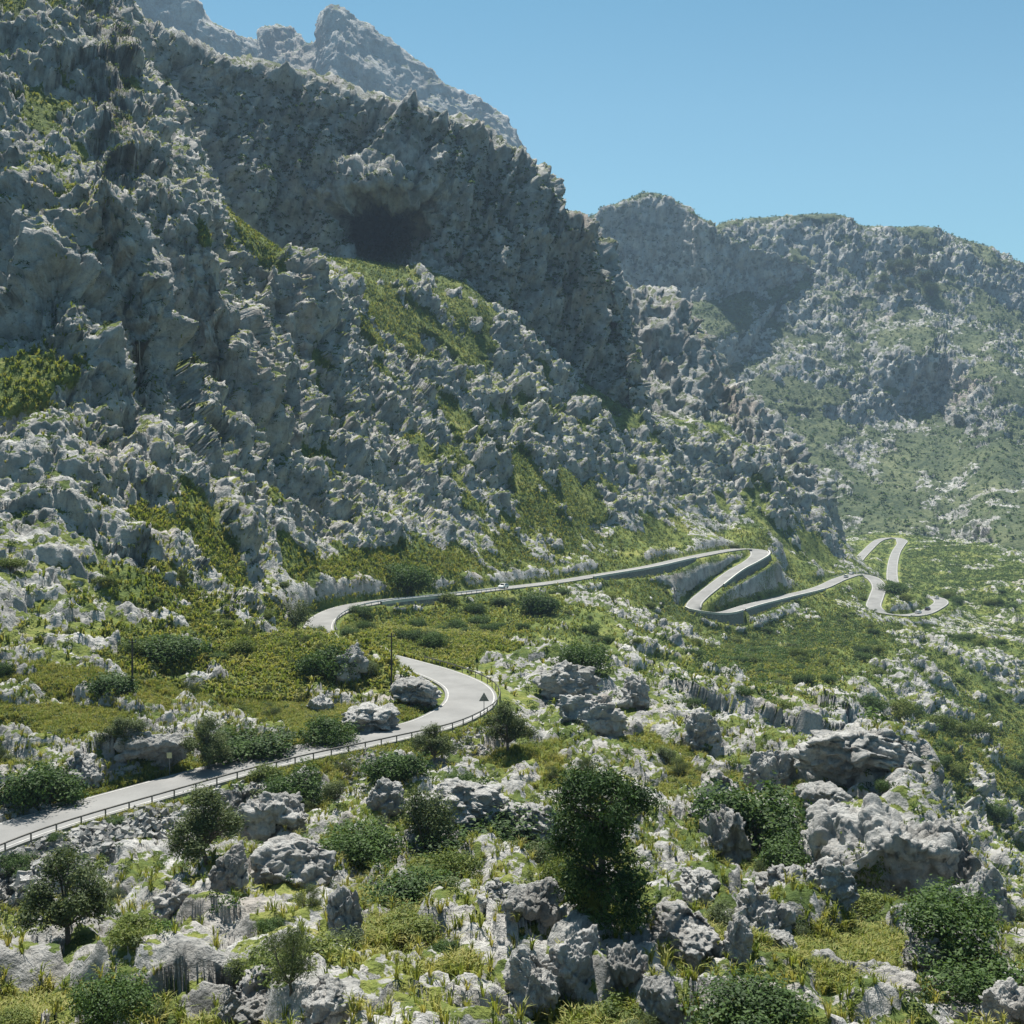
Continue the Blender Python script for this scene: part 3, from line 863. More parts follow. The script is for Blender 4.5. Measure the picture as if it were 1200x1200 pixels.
# ------------------------------------------------------------------ poles, signs, cars
M_WOOD = simple_mat('dark_creosoted_wood', (.06, .05, .042), .85, 0, .3, 2.0)
M_GREYMET = simple_mat('dull_grey_metal', (.23, .23, .225), .5, .5, .15, 4.0)
M_SIGNY = simple_mat('faded_yellow_panel', (.62, .55, .30), .5, 0, .1, 4.0)
M_TYRE = simple_mat('black_rubber', (.02, .02, .02), .9, 0, .2, 10)
M_GLASSC = simple_mat('dark_car_glass', (.02, .025, .03), .08, 0, .05, 3, .6)
M_LAMPR = simple_mat('red_tail_lamp', (.35, .02, .015), .25, 0, .1, 8)
M_LAMPW = simple_mat('clear_headlamp', (.7, .72, .72), .15, .2, .05, 8)


def pole(px, py, h, label):
    p, n, key = spot(px, py)
    root = empty('utility_pole', p); tag(root, label, 'utility pole', 'wooden utility poles')
    b = MB(); b.tube([(0, 0, -1), (0, 0, h * .5), (.04, 0, h)], [.13, .11, .085], 10); b.build('post', M_WOOD, root)
    b = MB(); b.box((0.04, 0, h - .45), (.9, .1, .12), 0, .01); b.build('crossarm', M_WOOD, root)
    for x in (-.35, .42):
        b = MB(); b.tube([(x, 0, h - .39), (x, 0, h - .30), (x, 0, h - .2)], [.05, .07, .03], 8); b.build('insulator', M_GREYMET, root)
    return root


pole(154, 811, 6.3, 'dark wooden utility pole standing in the yellow meadow above the road')
pole(458, 807, 7.6, 'dark wooden utility pole standing beside the road before the bend')


def tri_sign(px, py, h, label):
    i = road_s(540, 845)
    p = ROAD[i] + RSIDE[i] * (RW[i] + .35)
    root = empty('warning_sign', p); tag(root, label, 'road sign')
    b = MB(); b.tube([(0, 0, -.5), (0, 0, h)], .045, 8); b.build('post', M_GREYMET, root)
    b = MB(); s = .62
    b.prism([(-s, -.05, h - .15), (s, -.05, h - .15), (0, -.05, h - .15 + s * 1.74)], (0, .02, 0)); b.build('panel', M_GREYMET, root)
    b = MB(); b.box((0, -.06, h - .02), (.8, .03, .05)); b.box((0, -.06, h + .3), (.45, .03, .05)); b.build('bracket', M_STEEL, root)
    return root


tri_sign(540, 852, 1.75, 'grey triangular road sign seen from behind at the bend, on a thin post')
# small marker post on the bank side of the near road
i = road_s(222, 912)
p = ROAD[i] - RSIDE[i] * (RW[i] + .8)
root = empty('marker_sign', p); tag(root, 'small pale square sign on a short post by the bank of the near road', 'road sign')
b = MB(); b.tube([(0, 0, -.5), (0, 0, 1.9)], .05, 8); b.build('post', M_GREYMET, root)
b = MB(); b.box((0, -.05, 1.72), (.5, .03, .55), 0, .01); b.build('panel', M_SIGNY, root)


def car(i, side, col, label, group, kind='hatch', flip=False):
    pt = ROAD[i] + RSIDE[i] * side + np.array([0, 0, .05])
    t = RT[i]; rz = math.atan2(t[1], t[0]) + (PI if flip else 0)
    sl_ = (ROAD[min(i + 3, RN - 1), 2] - ROAD[max(i - 3, 0), 2]) / 6.0 * (-1 if flip else 1)
    root = empty('parked_car' if False else 'car', pt); root.rotation_euler = (0, -math.atan(sl_), rz)
    tag(root, label, 'car', group)
    mc = simple_mat('car_paint', col, .3, .0, .04, 2, .5)
    L, W = (4.15, 1.74)
    # body side profile swept across the width with tumblehome
    lower = [(-L/2, .32), (-L/2 - .02, .62), (-L/2 + .06, .88), (-L/2 + .35, .96), (L/2 - 1.25, .94), (L/2 - .55, .86), (L/2 - .05, .70), (L/2 + .02, .45), (L/2 - .08, .28),
             (L/2 - .45, .26), (L/2 - .52, .48), (L/2 - .80, .62), (L/2 - 1.08, .48), (L/2 - 1.15, .24), (-L/2 + 1.12, .24), (-L/2 + 1.05, .48), (-L/2 + .78, .62), (-L/2 + .50, .48), (-L/2 + .43, .26)]
    b = MB(); b.prism([(x, -W / 2, z) for x, z in lower], (0, W, 0)); bmesh.ops.bevel(b.bm, geom=[e for e in b.bm.edges if abs(e.verts[0].co.y - e.verts[1].co.y) < .01], offset=.06, segments=2, affect='EDGES')
    b.build('body', mc, root)
    cab = [(-L/2 + .18, .93), (-L/2 + .42, 1.36), (-L/2 + .75, 1.47), (.25, 1.48), (L/2 - 1.65, 1.36), (L/2 - 1.02, .93)]
    bm = bmesh.new()
    lo = [bm.verts.new((x, -W / 2 + .05 + .20 * max(0, z - .93) / .55, z)) for x, z in cab]; hi = [bm.verts.new((x, W / 2 - .05 - .20 * max(0, z - .93) / .55, z)) for x, z in cab]
    bm.faces.new(lo[::-1]); bm.faces.new(hi)
    for a in range(len(cab)):
        c = (a + 1) % len(cab); bm.faces.new((lo[a], lo[c], hi[c], hi[a]))
    bmesh.ops.recalc_face_normals(bm, faces=bm.faces)
    q = MB(); q.bm.free(); q.bm = bm; q.build('window', M_GLASSC, root)
    b = MB(); b.box((-.18, 0, 1.475), (1.75, W - .5, .05), 0, .02); b.build('roof', mc, root)
    for x in (-.35, .75):
        for y in (-1, 1):
            pass
    for y in (-1, 1):
      for pl in range(3):
        b = MB()
        if pl == 0: b.tube([(-.25, y * (W / 2 - .06), .92), (-.3, y * (W / 2 - .23), 1.46)], .045, 6)
        if pl == 1: b.tube([(L/2 - 1.05, y * (W / 2 - .07), .93), (L/2 - 1.66, y * (W / 2 - .22), 1.37)], .05, 6)
        if pl == 2: b.tube([(-L/2 + .25, y * (W / 2 - .07), .93), (-L/2 + .5, y * (W / 2 - .22), 1.38)], .09, 6)
        b.build('pillar', mc, root)
    for x in (-L/2 + .78, L/2 - .80):
        for y in (-1, 1):
            b = MB(); b.tube([(x, y * (W / 2 - .2), .31), (x, y * (W / 2 + .01), .31)], .31, 18); wq = b.build('wheel', M_TYRE, root)
            b = MB(); b.tube([(x, y * (W / 2 - .02), .31), (x, y * (W / 2 + .025), .31)], .19, 12); b.build('rim', M_GREYMET, wq)
    for y in (-1, 1):
        b = MB(); b.box((L/2 - .10, y * .6, .66), (.2, .38, .15), 0, .03); b.build('headlight', M_LAMPW, root)
        b = MB(); b.box((-L/2 + .03, y * .66, .74), (.1, .28, .2), 0, .02); b.build('tail_light', M_LAMPR, root)
    return root


WHITE, GREYC, DARKC = (.72, .72, .70), (.25, .26, .27), (.04, .045, .05)
car(road_s(587, 689), 1.0, WHITE, 'white car alone on the second road stretch, above the rocky slope', 'cars on the mountain road', flip=True)
car(road_s(988, 676), 1.3, WHITE, 'white car at the start of the far S bend, behind the grey one', 'cars on the mountain road')
car(road_s(1000, 673), -1.0, GREYC, 'grey car entering the far S bend, ahead of a white one', 'cars on the mountain road', flip=True)
car(road_s(1079, 719), -1.2, WHITE, 'white car lowest on the far loop, first of three climbing in file', 'cars on the mountain road', flip=False)
car(road_s(1090, 714), -1.2, DARKC, 'dark car between two white cars on the far loop', 'cars on the mountain road', flip=False)
car(road_s(1099, 704), -1.0, WHITE, 'white car at the top of the far loop, beyond the dark one', 'cars on the mountain road', flip=False)
# ------------------------------------------------------------------ foliage
def leaf_mat(name, cols, transl=.32, rough=.6):
    """leaf surface: each leaf carries its own tint; light passes through it"""
    m = bpy.data.materials.new(name); m.use_nodes = True
    t = m.node_tree; t.nodes.clear(); k = NT(t)
    tint = k.n('ShaderNodeAttribute', attribute_name='tint').outputs['Fac']
    rnd = k.n('ShaderNodeObjectInfo').outputs['Random']
    P = k.n('ShaderNodeNewGeometry').outputs['Position']
    f = k.m('ADD', k.m('MULTIPLY', tint, .6), k.m('ADD', k.m('MULTIPLY', rnd, .2), k.m('MULTIPLY', k.noise(P, .08, 3, .6), .4)))
    c = k.ramp(f, [(.25, cols[0]), (.55, cols[1]), (.85, cols[2])])
    d = k.n('ShaderNodeBsdfDiffuse', {'Color': c})
    tr = k.n('ShaderNodeBsdfTranslucent', {'Color': k.mix(1.0, c, (1.0, 1.0, .55, 1), 'MULTIPLY')})
    mx = k.n('ShaderNodeMixShader', {0: transl, 1: d.outputs[0], 2: tr.outputs[0]})
    gl = k.n('ShaderNodeBsdfGlossy', {'Color': (1, 1, 1, 1), 'Roughness': .6})
    mx2 = k.n('ShaderNodeMixShader', {0: .012, 1: mx.outputs[0], 2: gl.outputs[0]})
    o = k.n('ShaderNodeOutputMaterial'); t.links.new(mx2.outputs[0], o.inputs['Surface'])
    return m


M_LENT = leaf_mat('dark_shrub_leaf', [(.020, .040, .012), (.042, .080, .020), (.085, .14, .034)])
M_OLIVE = leaf_mat('grey_green_leaf', [(.040, .060, .024), (.075, .10, .04), (.13, .16, .065)])
M_PINE = leaf_mat('pine_needle', [(.010, .022, .008), (.022, .046, .014), (.055, .10, .024)], .18)
M_BRIGHT = leaf_mat('bright_shrub_leaf', [(.05, .08, .018), (.10, .14, .028), (.17, .19, .045)])
M_GRASS = leaf_mat('tussock_grass_blade', [(.085, .13, .028), (.19, .225, .045), (.34, .31, .10)], .45)
M_BARK = simple_mat('grey_brown_bark', (.11, .095, .08), .9, 0, .3, 6)


def cards(C, N, L, Wd, rg, tint, face=None):
    """leaf quads: centres C, long axis N (unit), length L, width Wd; face: where the blade looks"""
    n = len(C)
    r = rg.normal(size=(n, 3)) if face is None else face + .55 * rg.normal(size=(n, 3))
    if face is not None:
        N = np.cross(r, rg.normal(size=(n, 3))); N /= np.maximum(np.linalg.norm(N, axis=1, keepdims=True), 1e-6)
    s = np.cross(N, r); s /= np.maximum(np.linalg.norm(s, axis=1, keepdims=True), 1e-6)
    L = np.broadcast_to(L, n)[:, None]; Wd = np.broadcast_to(Wd, n)[:, None]
    a = C - N * L * .5; b = C + N * L * .5
    m = C + s * Wd * .5; q = C - s * Wd * .5
    V = np.stack([a, m, b, q], 1).reshape(-1, 3)
    Fq = np.arange(4 * n).reshape(-1, 4)
    return V, Fq, np.repeat(tint, 4)


def rand_dir(rg, n, up=0.0):
    d = rg.normal(size=(n, 3)); d[:, 2] += up
    return d / np.linalg.norm(d, axis=1, keepdims=True)


def crown(rg, lobes, n, leaf, asp=.5, shell=.55, clumps=10, droop=0.0):
    """leaves in clumps spread through lobes [(x, y, z, rx, ry, rz)]"""
    lobes = np.array(lobes, float)
    vol = (lobes[:, 3] * lobes[:, 4] * lobes[:, 5]) ** .75
    pr = vol / vol.sum()
    nc = max(6, n // clumps)
    li = rg.choice(len(lobes), nc, p=pr)
    d = rand_dir(rg, nc, .25)
    r = 1 - shell * rg.random(nc) ** 1.6
    # uneven outline
    r *= 1 + .18 * np.sin(d[:, 0] * 5 + li) * np.cos(d[:, 1] * 6 + li * 2) + .10 * rg.normal(size=nc)
    cc = lobes[li, :3] + d * r[:, None] * lobes[li, 3:]
    ct = np.clip(.5 + .25 * rg.normal(size=nc), 0, 1)
    ci = np.repeat(np.arange(nc), clumps)
    off = rg.normal(size=(len(ci), 3)) * leaf * 1.15
    C = cc[ci] + off
    N = rand_dir(rg, len(ci), .25) * .8 + d[ci] * .6; N[:, 2] -= droop
    N /= np.linalg.norm(N, axis=1, keepdims=True)
    t = np.clip(ct[ci] + .12 * rg.normal(size=len(ci)), 0, 1)
    L = leaf * (.7 + .6 * rg.random(len(ci)))
    return cards(C, N, L, L * asp, rg, t, None if asp < .25 else d[ci] * .8 + np.array([0, 0, .6]))


def leaf_mesh(name, data, mat):
    V, Fq, t = data
    return mesh_np(name, V, Fq, [mat], False, {'tint': t})


def branch_mesh(name, segs):
    b = MB()
    for pts, rad in segs: b.tube(pts, rad, 7, True)
    me = bpy.data.meshes.new(name); b.bm.normal_update(); b.bm.to_mesh(me); b.bm.free()
    me.polygons.foreach_set('use_smooth', np.ones(len(me.polygons), bool))
    me.materials.append(M_BARK)
    return me


def shrub_lobes(rg, w, h, n):
    out = []
    for _ in range(n):
        a = rg.random() * 2 * PI; r = math.sqrt(rg.random()) * w * .42
        s = .34 + .5 * rg.random() ** 1.2
        out.append((r * math.cos(a), r * math.sin(a), h * (.28 + .34 * rg.random()), w * .36 * s, w * .36 * s, h * .46 * s))
    return out


PLANTS = {}
def make_shrub(kind, seed, mat, w, h, n, leaf, nl=6, asp=.5, stems=6):
    nl = nl + 5
    rg = np.random.default_rng(seed)
    fo = leaf_mesh('foliage', crown(rg, shrub_lobes(rg, w, h, nl), n, leaf, asp), mat)
    segs = []
    for _ in range(stems):
        a = rg.random() * 2 * PI; r = w * .28 * rg.random() + .1
        e = Vector((r * math.cos(a), r * math.sin(a), h * .55))
        segs.append(([(0.05 * math.cos(a), .05 * math.sin(a), -.3), e * .5 + Vector((0, 0, .08)), e], [.05, .035, .015]))
    PLANTS.setdefault(kind, []).append(([('foliage', fo), ('stem', branch_mesh('stem', segs))]))


def make_tree(kind, seed, mat, h, w, n, leaf, nl=8, asp=.4, trunk=.14, lean=.15, clear=.2, droop=0.0):
    """small tree: trunk that forks into limbs, a lobe of leaves on each limb's end"""
    rg = np.random.default_rng(seed)
    segs, lobes = [], []
    fork = Vector((lean * h * (rg.random() - .5), lean * h * (rg.random() - .5), h * clear))
    segs.append(([(0, 0, -.5), fork * .5 + Vector((.05, 0, 0)), fork], [trunk, trunk * .85, trunk * .7]))
    for q in range(nl):
        a = 2 * PI * q / nl + rg.random() * .8
        r = w * (.14 + .32 * rg.random()); z = h * (.26 + .60 * rg.random())
        if q == 0: r, z = w * .06, h * .86
        e = Vector((r * math.cos(a), r * math.sin(a), z)) + fork * .4
        e.z = z
        mid = fork.lerp(e, .5) + Vector((rg.normal() * .08, rg.normal() * .08, .1))
        segs.append(([fork, mid, e], [trunk * .5, trunk * .32, trunk * .1]))
        for _ in range(2):
            e2 = e + Vector((rg.normal(), rg.normal(), .4 * rg.normal())) * w * .13
            segs.append(([mid, e2], [trunk * .2, trunk * .06]))
        s = w * (.07 + .13 * rg.random() ** 1.3)
        lobes.append((e.x, e.y, e.z, s, s, s * .85))
    cr = leaf_mesh('crown', crown(rg, lobes, n, leaf, asp, shell=.8, droop=droop), mat)
    PLANTS.setdefault(kind, []).append([('crown', cr), ('trunk', branch_mesh('trunk', segs))])


for s in range(5): make_shrub('lentisk', 10 + s, M_LENT, 2.4, 1.7, 6500, .125, 8 + s % 3)
for s in range(3): make_shrub('bright', 30 + s, M_BRIGHT, 1.9, 1.15, 4200, .12, 8, .45)
for s in range(3): make_shrub('olive_bush', 40 + s, M_OLIVE, 2.1, 1.9, 4200, .125, 8, .4)
for s in range(3): make_tree('olive_tree', 50 + s, M_OLIVE, 4.2, 3.6, 12000, .16, 18, .38)
for s in range(2): make_tree('feathery', 60 + s, M_OLIVE, 3.2, 3.0, 5200, .19, 9, .18, .09, .1, .2)

# the pine in the foreground: one trunk, whorls of limbs, needle tufts
def make_pine():
    rg = np.random.default_rng(99)
    segs, lobes = [], []
    H = 8.6
    segs.append(([(0, 0, -.6), (.1, 0, 2.4), (-.05, .1, 5.2), (.1, 0, 7.6)], [.27, .23, .15, .05]))
    spec = []
    for q in range(30):
        z = .9 + 6.9 * (q / 29.0)
        a = q * 2.4 + rg.random() * .7
        base_r = np.interp(z, [.8, 2.0, 3.4, 4.6, 5.6, 6.6, 7.4, 8.0], [2.0, 2.4, 1.8, 1.3, 1.6, 2.6, 2.3, 1.2])
        spec.append((z, a, base_r * (.35 + .75 * rg.random())))
    spec += [(1.6, 3.1, 3.2), (2.3, 2.8, 2.9), (2.9, 3.4, 2.6), (4.0, .1, 3.5), (4.5, -.25, 3.5), (3.5, .3, 3.2), (4.9, .35, 2.9), (3.0, -.3, 2.9), (1.5, .2, 2.7), (7.3, 1.2, 1.9), (7.4, 3.6, 2.1), (7.0, 5.2, 2.0), (6.8, 0.2, 2.2), (6.7, 2.8, 2.5), (7.8, 2.2, 1.2)]
    for z, a, r in spec:
        s = Vector((0.02, 0, z - .35 * r)); e = Vector((r * math.cos(a), r * math.sin(a), z + .12 * r))
        m_ = s.lerp(e, .5) + Vector((0, 0, -.10))
        segs.append(([s, m_, e], [.075, .05, .02]))
        ln = .42 + .36 * rg.random()
        lobes.append((e.x, e.y, e.z, ln, ln, ln * .45))
        for _ in range(2):
            e2 = e.lerp(m_, .35) + Vector((rg.normal() * .35, rg.normal() * .35, .12 * rg.normal()))
            segs.append(([m_, e2], [.035, .012])); lobes.append((e2.x, e2.y, e2.z + .05, ln * .6, ln * .6, ln * .32))
    lobes.append((0.05, 0, 7.9, .75, .75, .55))
    V, Fq, t = crown(rg, lobes, 24000, .27, .30, shell=.9, clumps=18)
    return [('crown', leaf_mesh('crown', (V, Fq, t), M_PINE)), ('trunk', branch_mesh('trunk', segs))]
PLANTS['pine'] = [make_pine()]


def plant(kind, var, p, scale, rz, name, label, cat, group=None, sz=1.0, sink=.1):
    vs = PLANTS[kind]; parts = vs[var % len(vs)]
    root = empty(name, (p[0], p[1], p[2] - sink), rz)
    root.scale = (scale, scale, scale * sz)
    tag(root, label, cat, group)
    for nm, me in parts: link(nm, me, root)
    return root


def plant_px(kind, var, px, py, hpx, name, label, cat, group=None, sz=1.0, sink=.12, rz=None):
    """base at the picture position, height so that it reads hpx tall there"""
    p, n, key = spot(px, py)
    d = p.y
    nat = {'lentisk': 1.5, 'bright': 1.0, 'olive_bush': 1.7, 'olive_tree': 4.1, 'feathery': 3.1, 'pine': 8.4}[kind]
    sc = hpx * d / F / (nat * sz)
    return plant(kind, var, p, sc, rz if rz is not None else random.random() * 6.28, name, label, cat, group, sz, sink * sc)


SOLO = [
 ('pine', 0, 706, 1080, 182, 'pine_tree', 'tall dark green pine standing alone among the foreground rocks', 'pine tree', 1.0),
 ('olive_tree', 0, 76, 1108, 118, 'wild_olive_tree', 'shaggy green tree at the foot of the rubble bank in the lower left corner', 'tree', 1.0),
 ('olive_tree', 1, 245, 1010, 92, 'wild_olive_tree', 'grey green tree just below the guardrail, over a dark shaded hollow', 'tree', .9),
 ('feathery', 0, 338, 1160, 78, 'feathery_shrub', 'airy grey green shrub with visible dark branches behind the lowest pale slab', 'shrub', 1.0),
 ('lentisk', 0, 338, 938, 38, 'dark_shrub', 'round dark shrub touching the guardrail in the middle of the near road', 'shrub', .9),
 ('lentisk', 1, 465, 915, 36, 'dark_shrub', 'wide dark shrub under the guardrail where the road starts to bend', 'shrub', .8),
 ('olive_tree', 2, 508, 893, 46, 'wild_olive_tree', 'dark leafy small tree poking over the guardrail left of the triangular sign', 'tree', .85),
 ('olive_tree', 0, 597, 880, 66, 'wild_olive_tree', 'green topped tree with a dark base just outside the road bend', 'tree', 1.0),
 ('olive_bush', 1, 498, 985, 62, 'upright_bush', 'upright grey green bush left of the broad dark shrub patch', 'bush', 1.15),
 ('lentisk', 2, 560, 1003, 52, 'dark_shrub', 'very broad dark green shrub in the hollow left of the pine', 'shrub', .62),
 ('bright', 0, 532, 1024, 28, 'dome_shrub', 'low bright green dome of a shrub in front of the broad dark one', 'shrub', 1.0),
 ('lentisk', 3, 420, 1005, 42, 'dark_shrub', 'dark shrub right of the pale slabs below the guardrail', 'shrub', .8),
 ('lentisk', 4, 480, 1066, 45, 'dark_shrub', 'dense green shrub right of the dark standing rock', 'shrub', .72),
 ('olive_bush', 0, 622, 1024, 52, 'upright_bush', 'dark bush on the rocks close to the left side of the pine', 'bush', 1.1),
 ('bright', 1, 655, 1052, 50, 'young_pine', 'bright green young pine leaning out from the left of the tall pine', 'pine tree', 1.6),
 ('bright', 2, 684, 1066, 42, 'young_pine', 'small grey green sapling in front of the trunk of the tall pine', 'pine tree', 1.7),
 ('bright', 1, 765, 1062, 44, 'low_shrub', 'bright yellow green shrub at the right foot of the tall pine', 'shrub', 1.0),
 ('lentisk', 0, 888, 990, 74, 'dark_shrub', 'big dark shrub mass between the fluted rock and the great outcrop', 'shrub', .95),
 ('lentisk', 1, 930, 1022, 46, 'dark_shrub', 'dark shrub squeezed under the left face of the great outcrop', 'shrub', .9),
 ('bright', 0, 1015, 1036, 48, 'leafy_shrub', 'fresh green shrub growing in the cleft of the great outcrop', 'shrub', 1.5),
 ('lentisk', 2, 1110, 1090, 52, 'dark_shrub', 'dark shrub in the shade under the overhanging face of the great outcrop', 'shrub', .8),
 ('lentisk', 3, 1140, 1165, 52, 'dark_shrub', 'large dark shrub near the right edge above the lowest rocks', 'shrub', .7),
 ('bright', 2, 740, 1198, 32, 'low_shrub', 'rounded green shrub at the bottom edge below the ribbed rocks', 'shrub', 1.0),
 ('lentisk', 4, 875, 1195, 48, 'dark_shrub', 'dark green shrub at the bottom edge in the right half', 'shrub', .65),
 ('lentisk', 0, 55, 943, 50, 'dark_shrub', 'black green shrub on the bank above the near road at the left edge', 'shrub', .95),
 ('lentisk', 1, 125, 815, 30, 'dark_shrub', 'dark shrub at the foot of the left utility pole', 'shrub', .7),
 ('lentisk', 2, 190, 770, 30, 'dark_shrub', 'dark shrub on the pale rocks right of the left utility pole', 'shrub', .6),
 ('lentisk', 3, 290, 883, 34, 'dark_shrub', 'wide dark shrub on the bank by the far side of the near road', 'shrub', .6),
 ('olive_tree', 1, 240, 905, 66, 'wild_olive_tree', 'thin pale green tree on the bank above the middle of the near road', 'tree', 1.0),
 ('olive_tree', 2, 143, 880, 46, 'wild_olive_tree', 'small grey green tree with a dark base on the rocky bank above the road', 'tree', .8),
 ('lentisk', 4, 385, 872, 34, 'dark_shrub', 'green shrub on the bank left of the pale rocks inside the bend', 'shrub', .9),
 ('olive_bush', 2, 345, 735, 32, 'upright_bush', 'grey green bush where the road reappears on the left', 'bush', 1.0),
 ('lentisk', 0, 375, 795, 40, 'dark_shrub', 'dark shrub left of the rocky rib beside the right utility pole', 'shrub', 1.0),
 ('lentisk', 1, 625, 718, 28, 'dark_shrub', 'dark round shrub below the white car on the rocky slope', 'shrub', .8),
 ('lentisk', 2, 680, 785, 34, 'dark_shrub', 'dark shrub on the rocky slope in the centre, above the pine', 'shrub', .9),
 ('lentisk', 3, 475, 690, 32, 'dark_shrub', 'dark shrub above the second road stretch at the foot of a crag', 'shrub', .9),
 ('olive_bush', 0, 860, 643, 9, 'round_bush', 'single round bush on the inner verge of the upper hairpin', 'bush', .8),
 ('lentisk', 4, 1047, 692, 13, 'dark_shrub', 'round dark shrub at the near end of the far straight road', 'shrub', .7),
]
taken = []
for kind, var, px, py, hpx, name, label, cat, sz in SOLO:
    o = plant_px(kind, var, px, py, hpx, name, label, cat, None, sz)
    taken.append((o.location.x, o.location.y, hpx * o.location.y / F))

# ------------------------------------------------------------------ boulders and outcrops standing on the ground
M_ROCK, kR, bR = new_mat('limestone_boulder')
PR = kR.n('ShaderNodeNewGeometry').outputs['Position']
kR.set(bR.inputs['Base Color'], rock_colour(kR, PR, .02, 1.3))
bnR = kR.m('ADD', kR.noise(PR, 3.2, 7, .7), kR.m('MULTIPLY', kR.voro(kR.v('MULTIPLY', PR, (1, 1, .4)), 1.9, 'F1', 2), -.6))
kR.set(bR.inputs['Normal'], kR.n('ShaderNodeBump', {'Height': bnR, 'Distance': .35, 'Strength': 1.0}).outputs[0])
bR.inputs['Roughness'].default_value = .95


def boulder_mesh(seed, flute=.06, blocky=1.0, sub=6):
    """angular limestone block: soft intersection of random half-spaces, then weathered"""
    rg = np.random.default_rng(seed)
    bm = bmesh.new(); bmesh.ops.create_icosphere(bm, subdivisions=sub, radius=1)
    V = np.array([v.co[:] for v in bm.verts]); Fq = np.array([[v.index for v in f.verts] for f in bm.faces]); bm.free()
    n = 10
    pn = rand_dir(rg, n); pd = .62 + .38 * rg.random(n)
    den = np.maximum(V @ pn.T, 1e-3)
    r = pd / den
    pw = 22 * blocky
    rr = (np.minimum(r, 3.0) ** -pw).sum(1) ** (-1 / pw)
    P = V * np.minimum(rr, 1.3)[:, None]
    return P, Fq


def weather_tree(seed, flute):
    t = bpy.data.node_groups.new('weather', 'GeometryNodeTree')
    t.interface.new_socket('Geometry', in_out='INPUT', socket_type='NodeSocketGeometry'); t.interface.new_socket('Geometry', in_out='OUTPUT', socket_type='NodeSocketGeometry')
    k = NT(t); gi, go = t.nodes.new('NodeGroupInput'), t.nodes.new('NodeGroupOutput')
    P = k.n('GeometryNodeInputPosition').outputs[0]; Nn = k.n('GeometryNodeInputNormal').outputs[0]
    O = k.v('ADD', P, (seed * 7.3, seed * 3.1, seed))
    w = k.v('ADD', O, k.v('SCALE', k.v('SUBTRACT', k.noise(O, 1.3, 3, out='Color'), (.5, .5, .5)), scale=.35))
    rt = k.n('ShaderNodeVectorRotate', {'Vector': w, 'Rotation': (.35, -.25, .5)}, rotation_type='EULER_XYZ').outputs[0]
    q = k.v('MULTIPLY', rt, (1, 1, 1.3))
    h = 0.0
    for s, am, ar, off in ((.85, .22, .30, 0), (.36, .10, .13, 31), (.15, .022, .025, 57)):
        v = k.n('ShaderNodeTexVoronoi', {'Vector': k.v('ADD', q, (off, off * .3, 5)), 'Scale': 1 / s, 'Detail': 0.0}, feature='F1', distance='CHEBYCHEV')
        r = k.n('FunctionNodeSeparateColor', {0: v.outputs['Color']}).outputs[0]
        h = k.m('ADD', h, k.m('ADD', k.mr(v.outputs['Distance'], .25, .48, am, 0, 'LINEAR'), k.m('MULTIPLY', k.m('SUBTRACT', r, .5), ar)))
    fl = k.noise(k.v('MULTIPLY', w, (1, 1, .13)), 5.0, 4, .6)
    ns = k.noise(O, 1.2, 7, .62)
    h = k.m('ADD', k.m('SUBTRACT', h, .2), k.m('MULTIPLY', k.m('SUBTRACT', ns, .5), .48))
    h = k.m('ADD', h, k.m('MULTIPLY', k.m('SUBTRACT', fl, .5), flute * 3.5))
    sp = k.n('GeometryNodeSetPosition', {'Geometry': gi.outputs[0], 'Offset': k.v('SCALE', Nn, scale=h)})
    t.links.new(sp.outputs[0], go.inputs[0])
    return t


def bake(me, tree):
    o = link('tmp', me); md = o.modifiers.new('w', 'NODES'); md.node_group = tree
    dg = bpy.context.evaluated_depsgraph_get()
    me2 = bpy.data.meshes.new_from_object(o.evaluated_get(dg), depsgraph=dg)
    bpy.data.objects.remove(o); bpy.data.meshes.remove(me)
    return me2


BOULD = []
for s in range(9):
    P, Fq = boulder_mesh(200 + s, blocky=[1, .6, 1.4][s % 3], sub=6 if RES > .8 else 5)
    me = bake(mesh_np('boulder', P, Fq, [M_ROCK], True), weather_tree(s + 1, [.03, .07, .12][s % 3]))
    me.name = 'boulder'
    BOULD.append(me)


def boulder(var, px, py, wpx, hpx, name, label, cat='rock', group=None, depth=.8, rz=None, tilt=0.0, sink=.45):
    """base centre at (px, py); wpx by hpx in the picture"""
    p, n, key = spot(px, py)
    d = p.y; s = d / F
    o = link(name, BOULD[var % len(BOULD)])
    w, h = wpx * s, hpx * s
    o.scale = (w / 1.9, w / 1.9 * depth, h * .70)
    o.rotation_euler = (tilt, tilt * .5, rz if rz is not None else random.random() * 6.28)
    o.location = p + Vector((0, w * .2 * depth, h * .30))
    tag(o, label, cat, group)
    taken.append((o.location.x, o.location.y, w * .5))
    return o


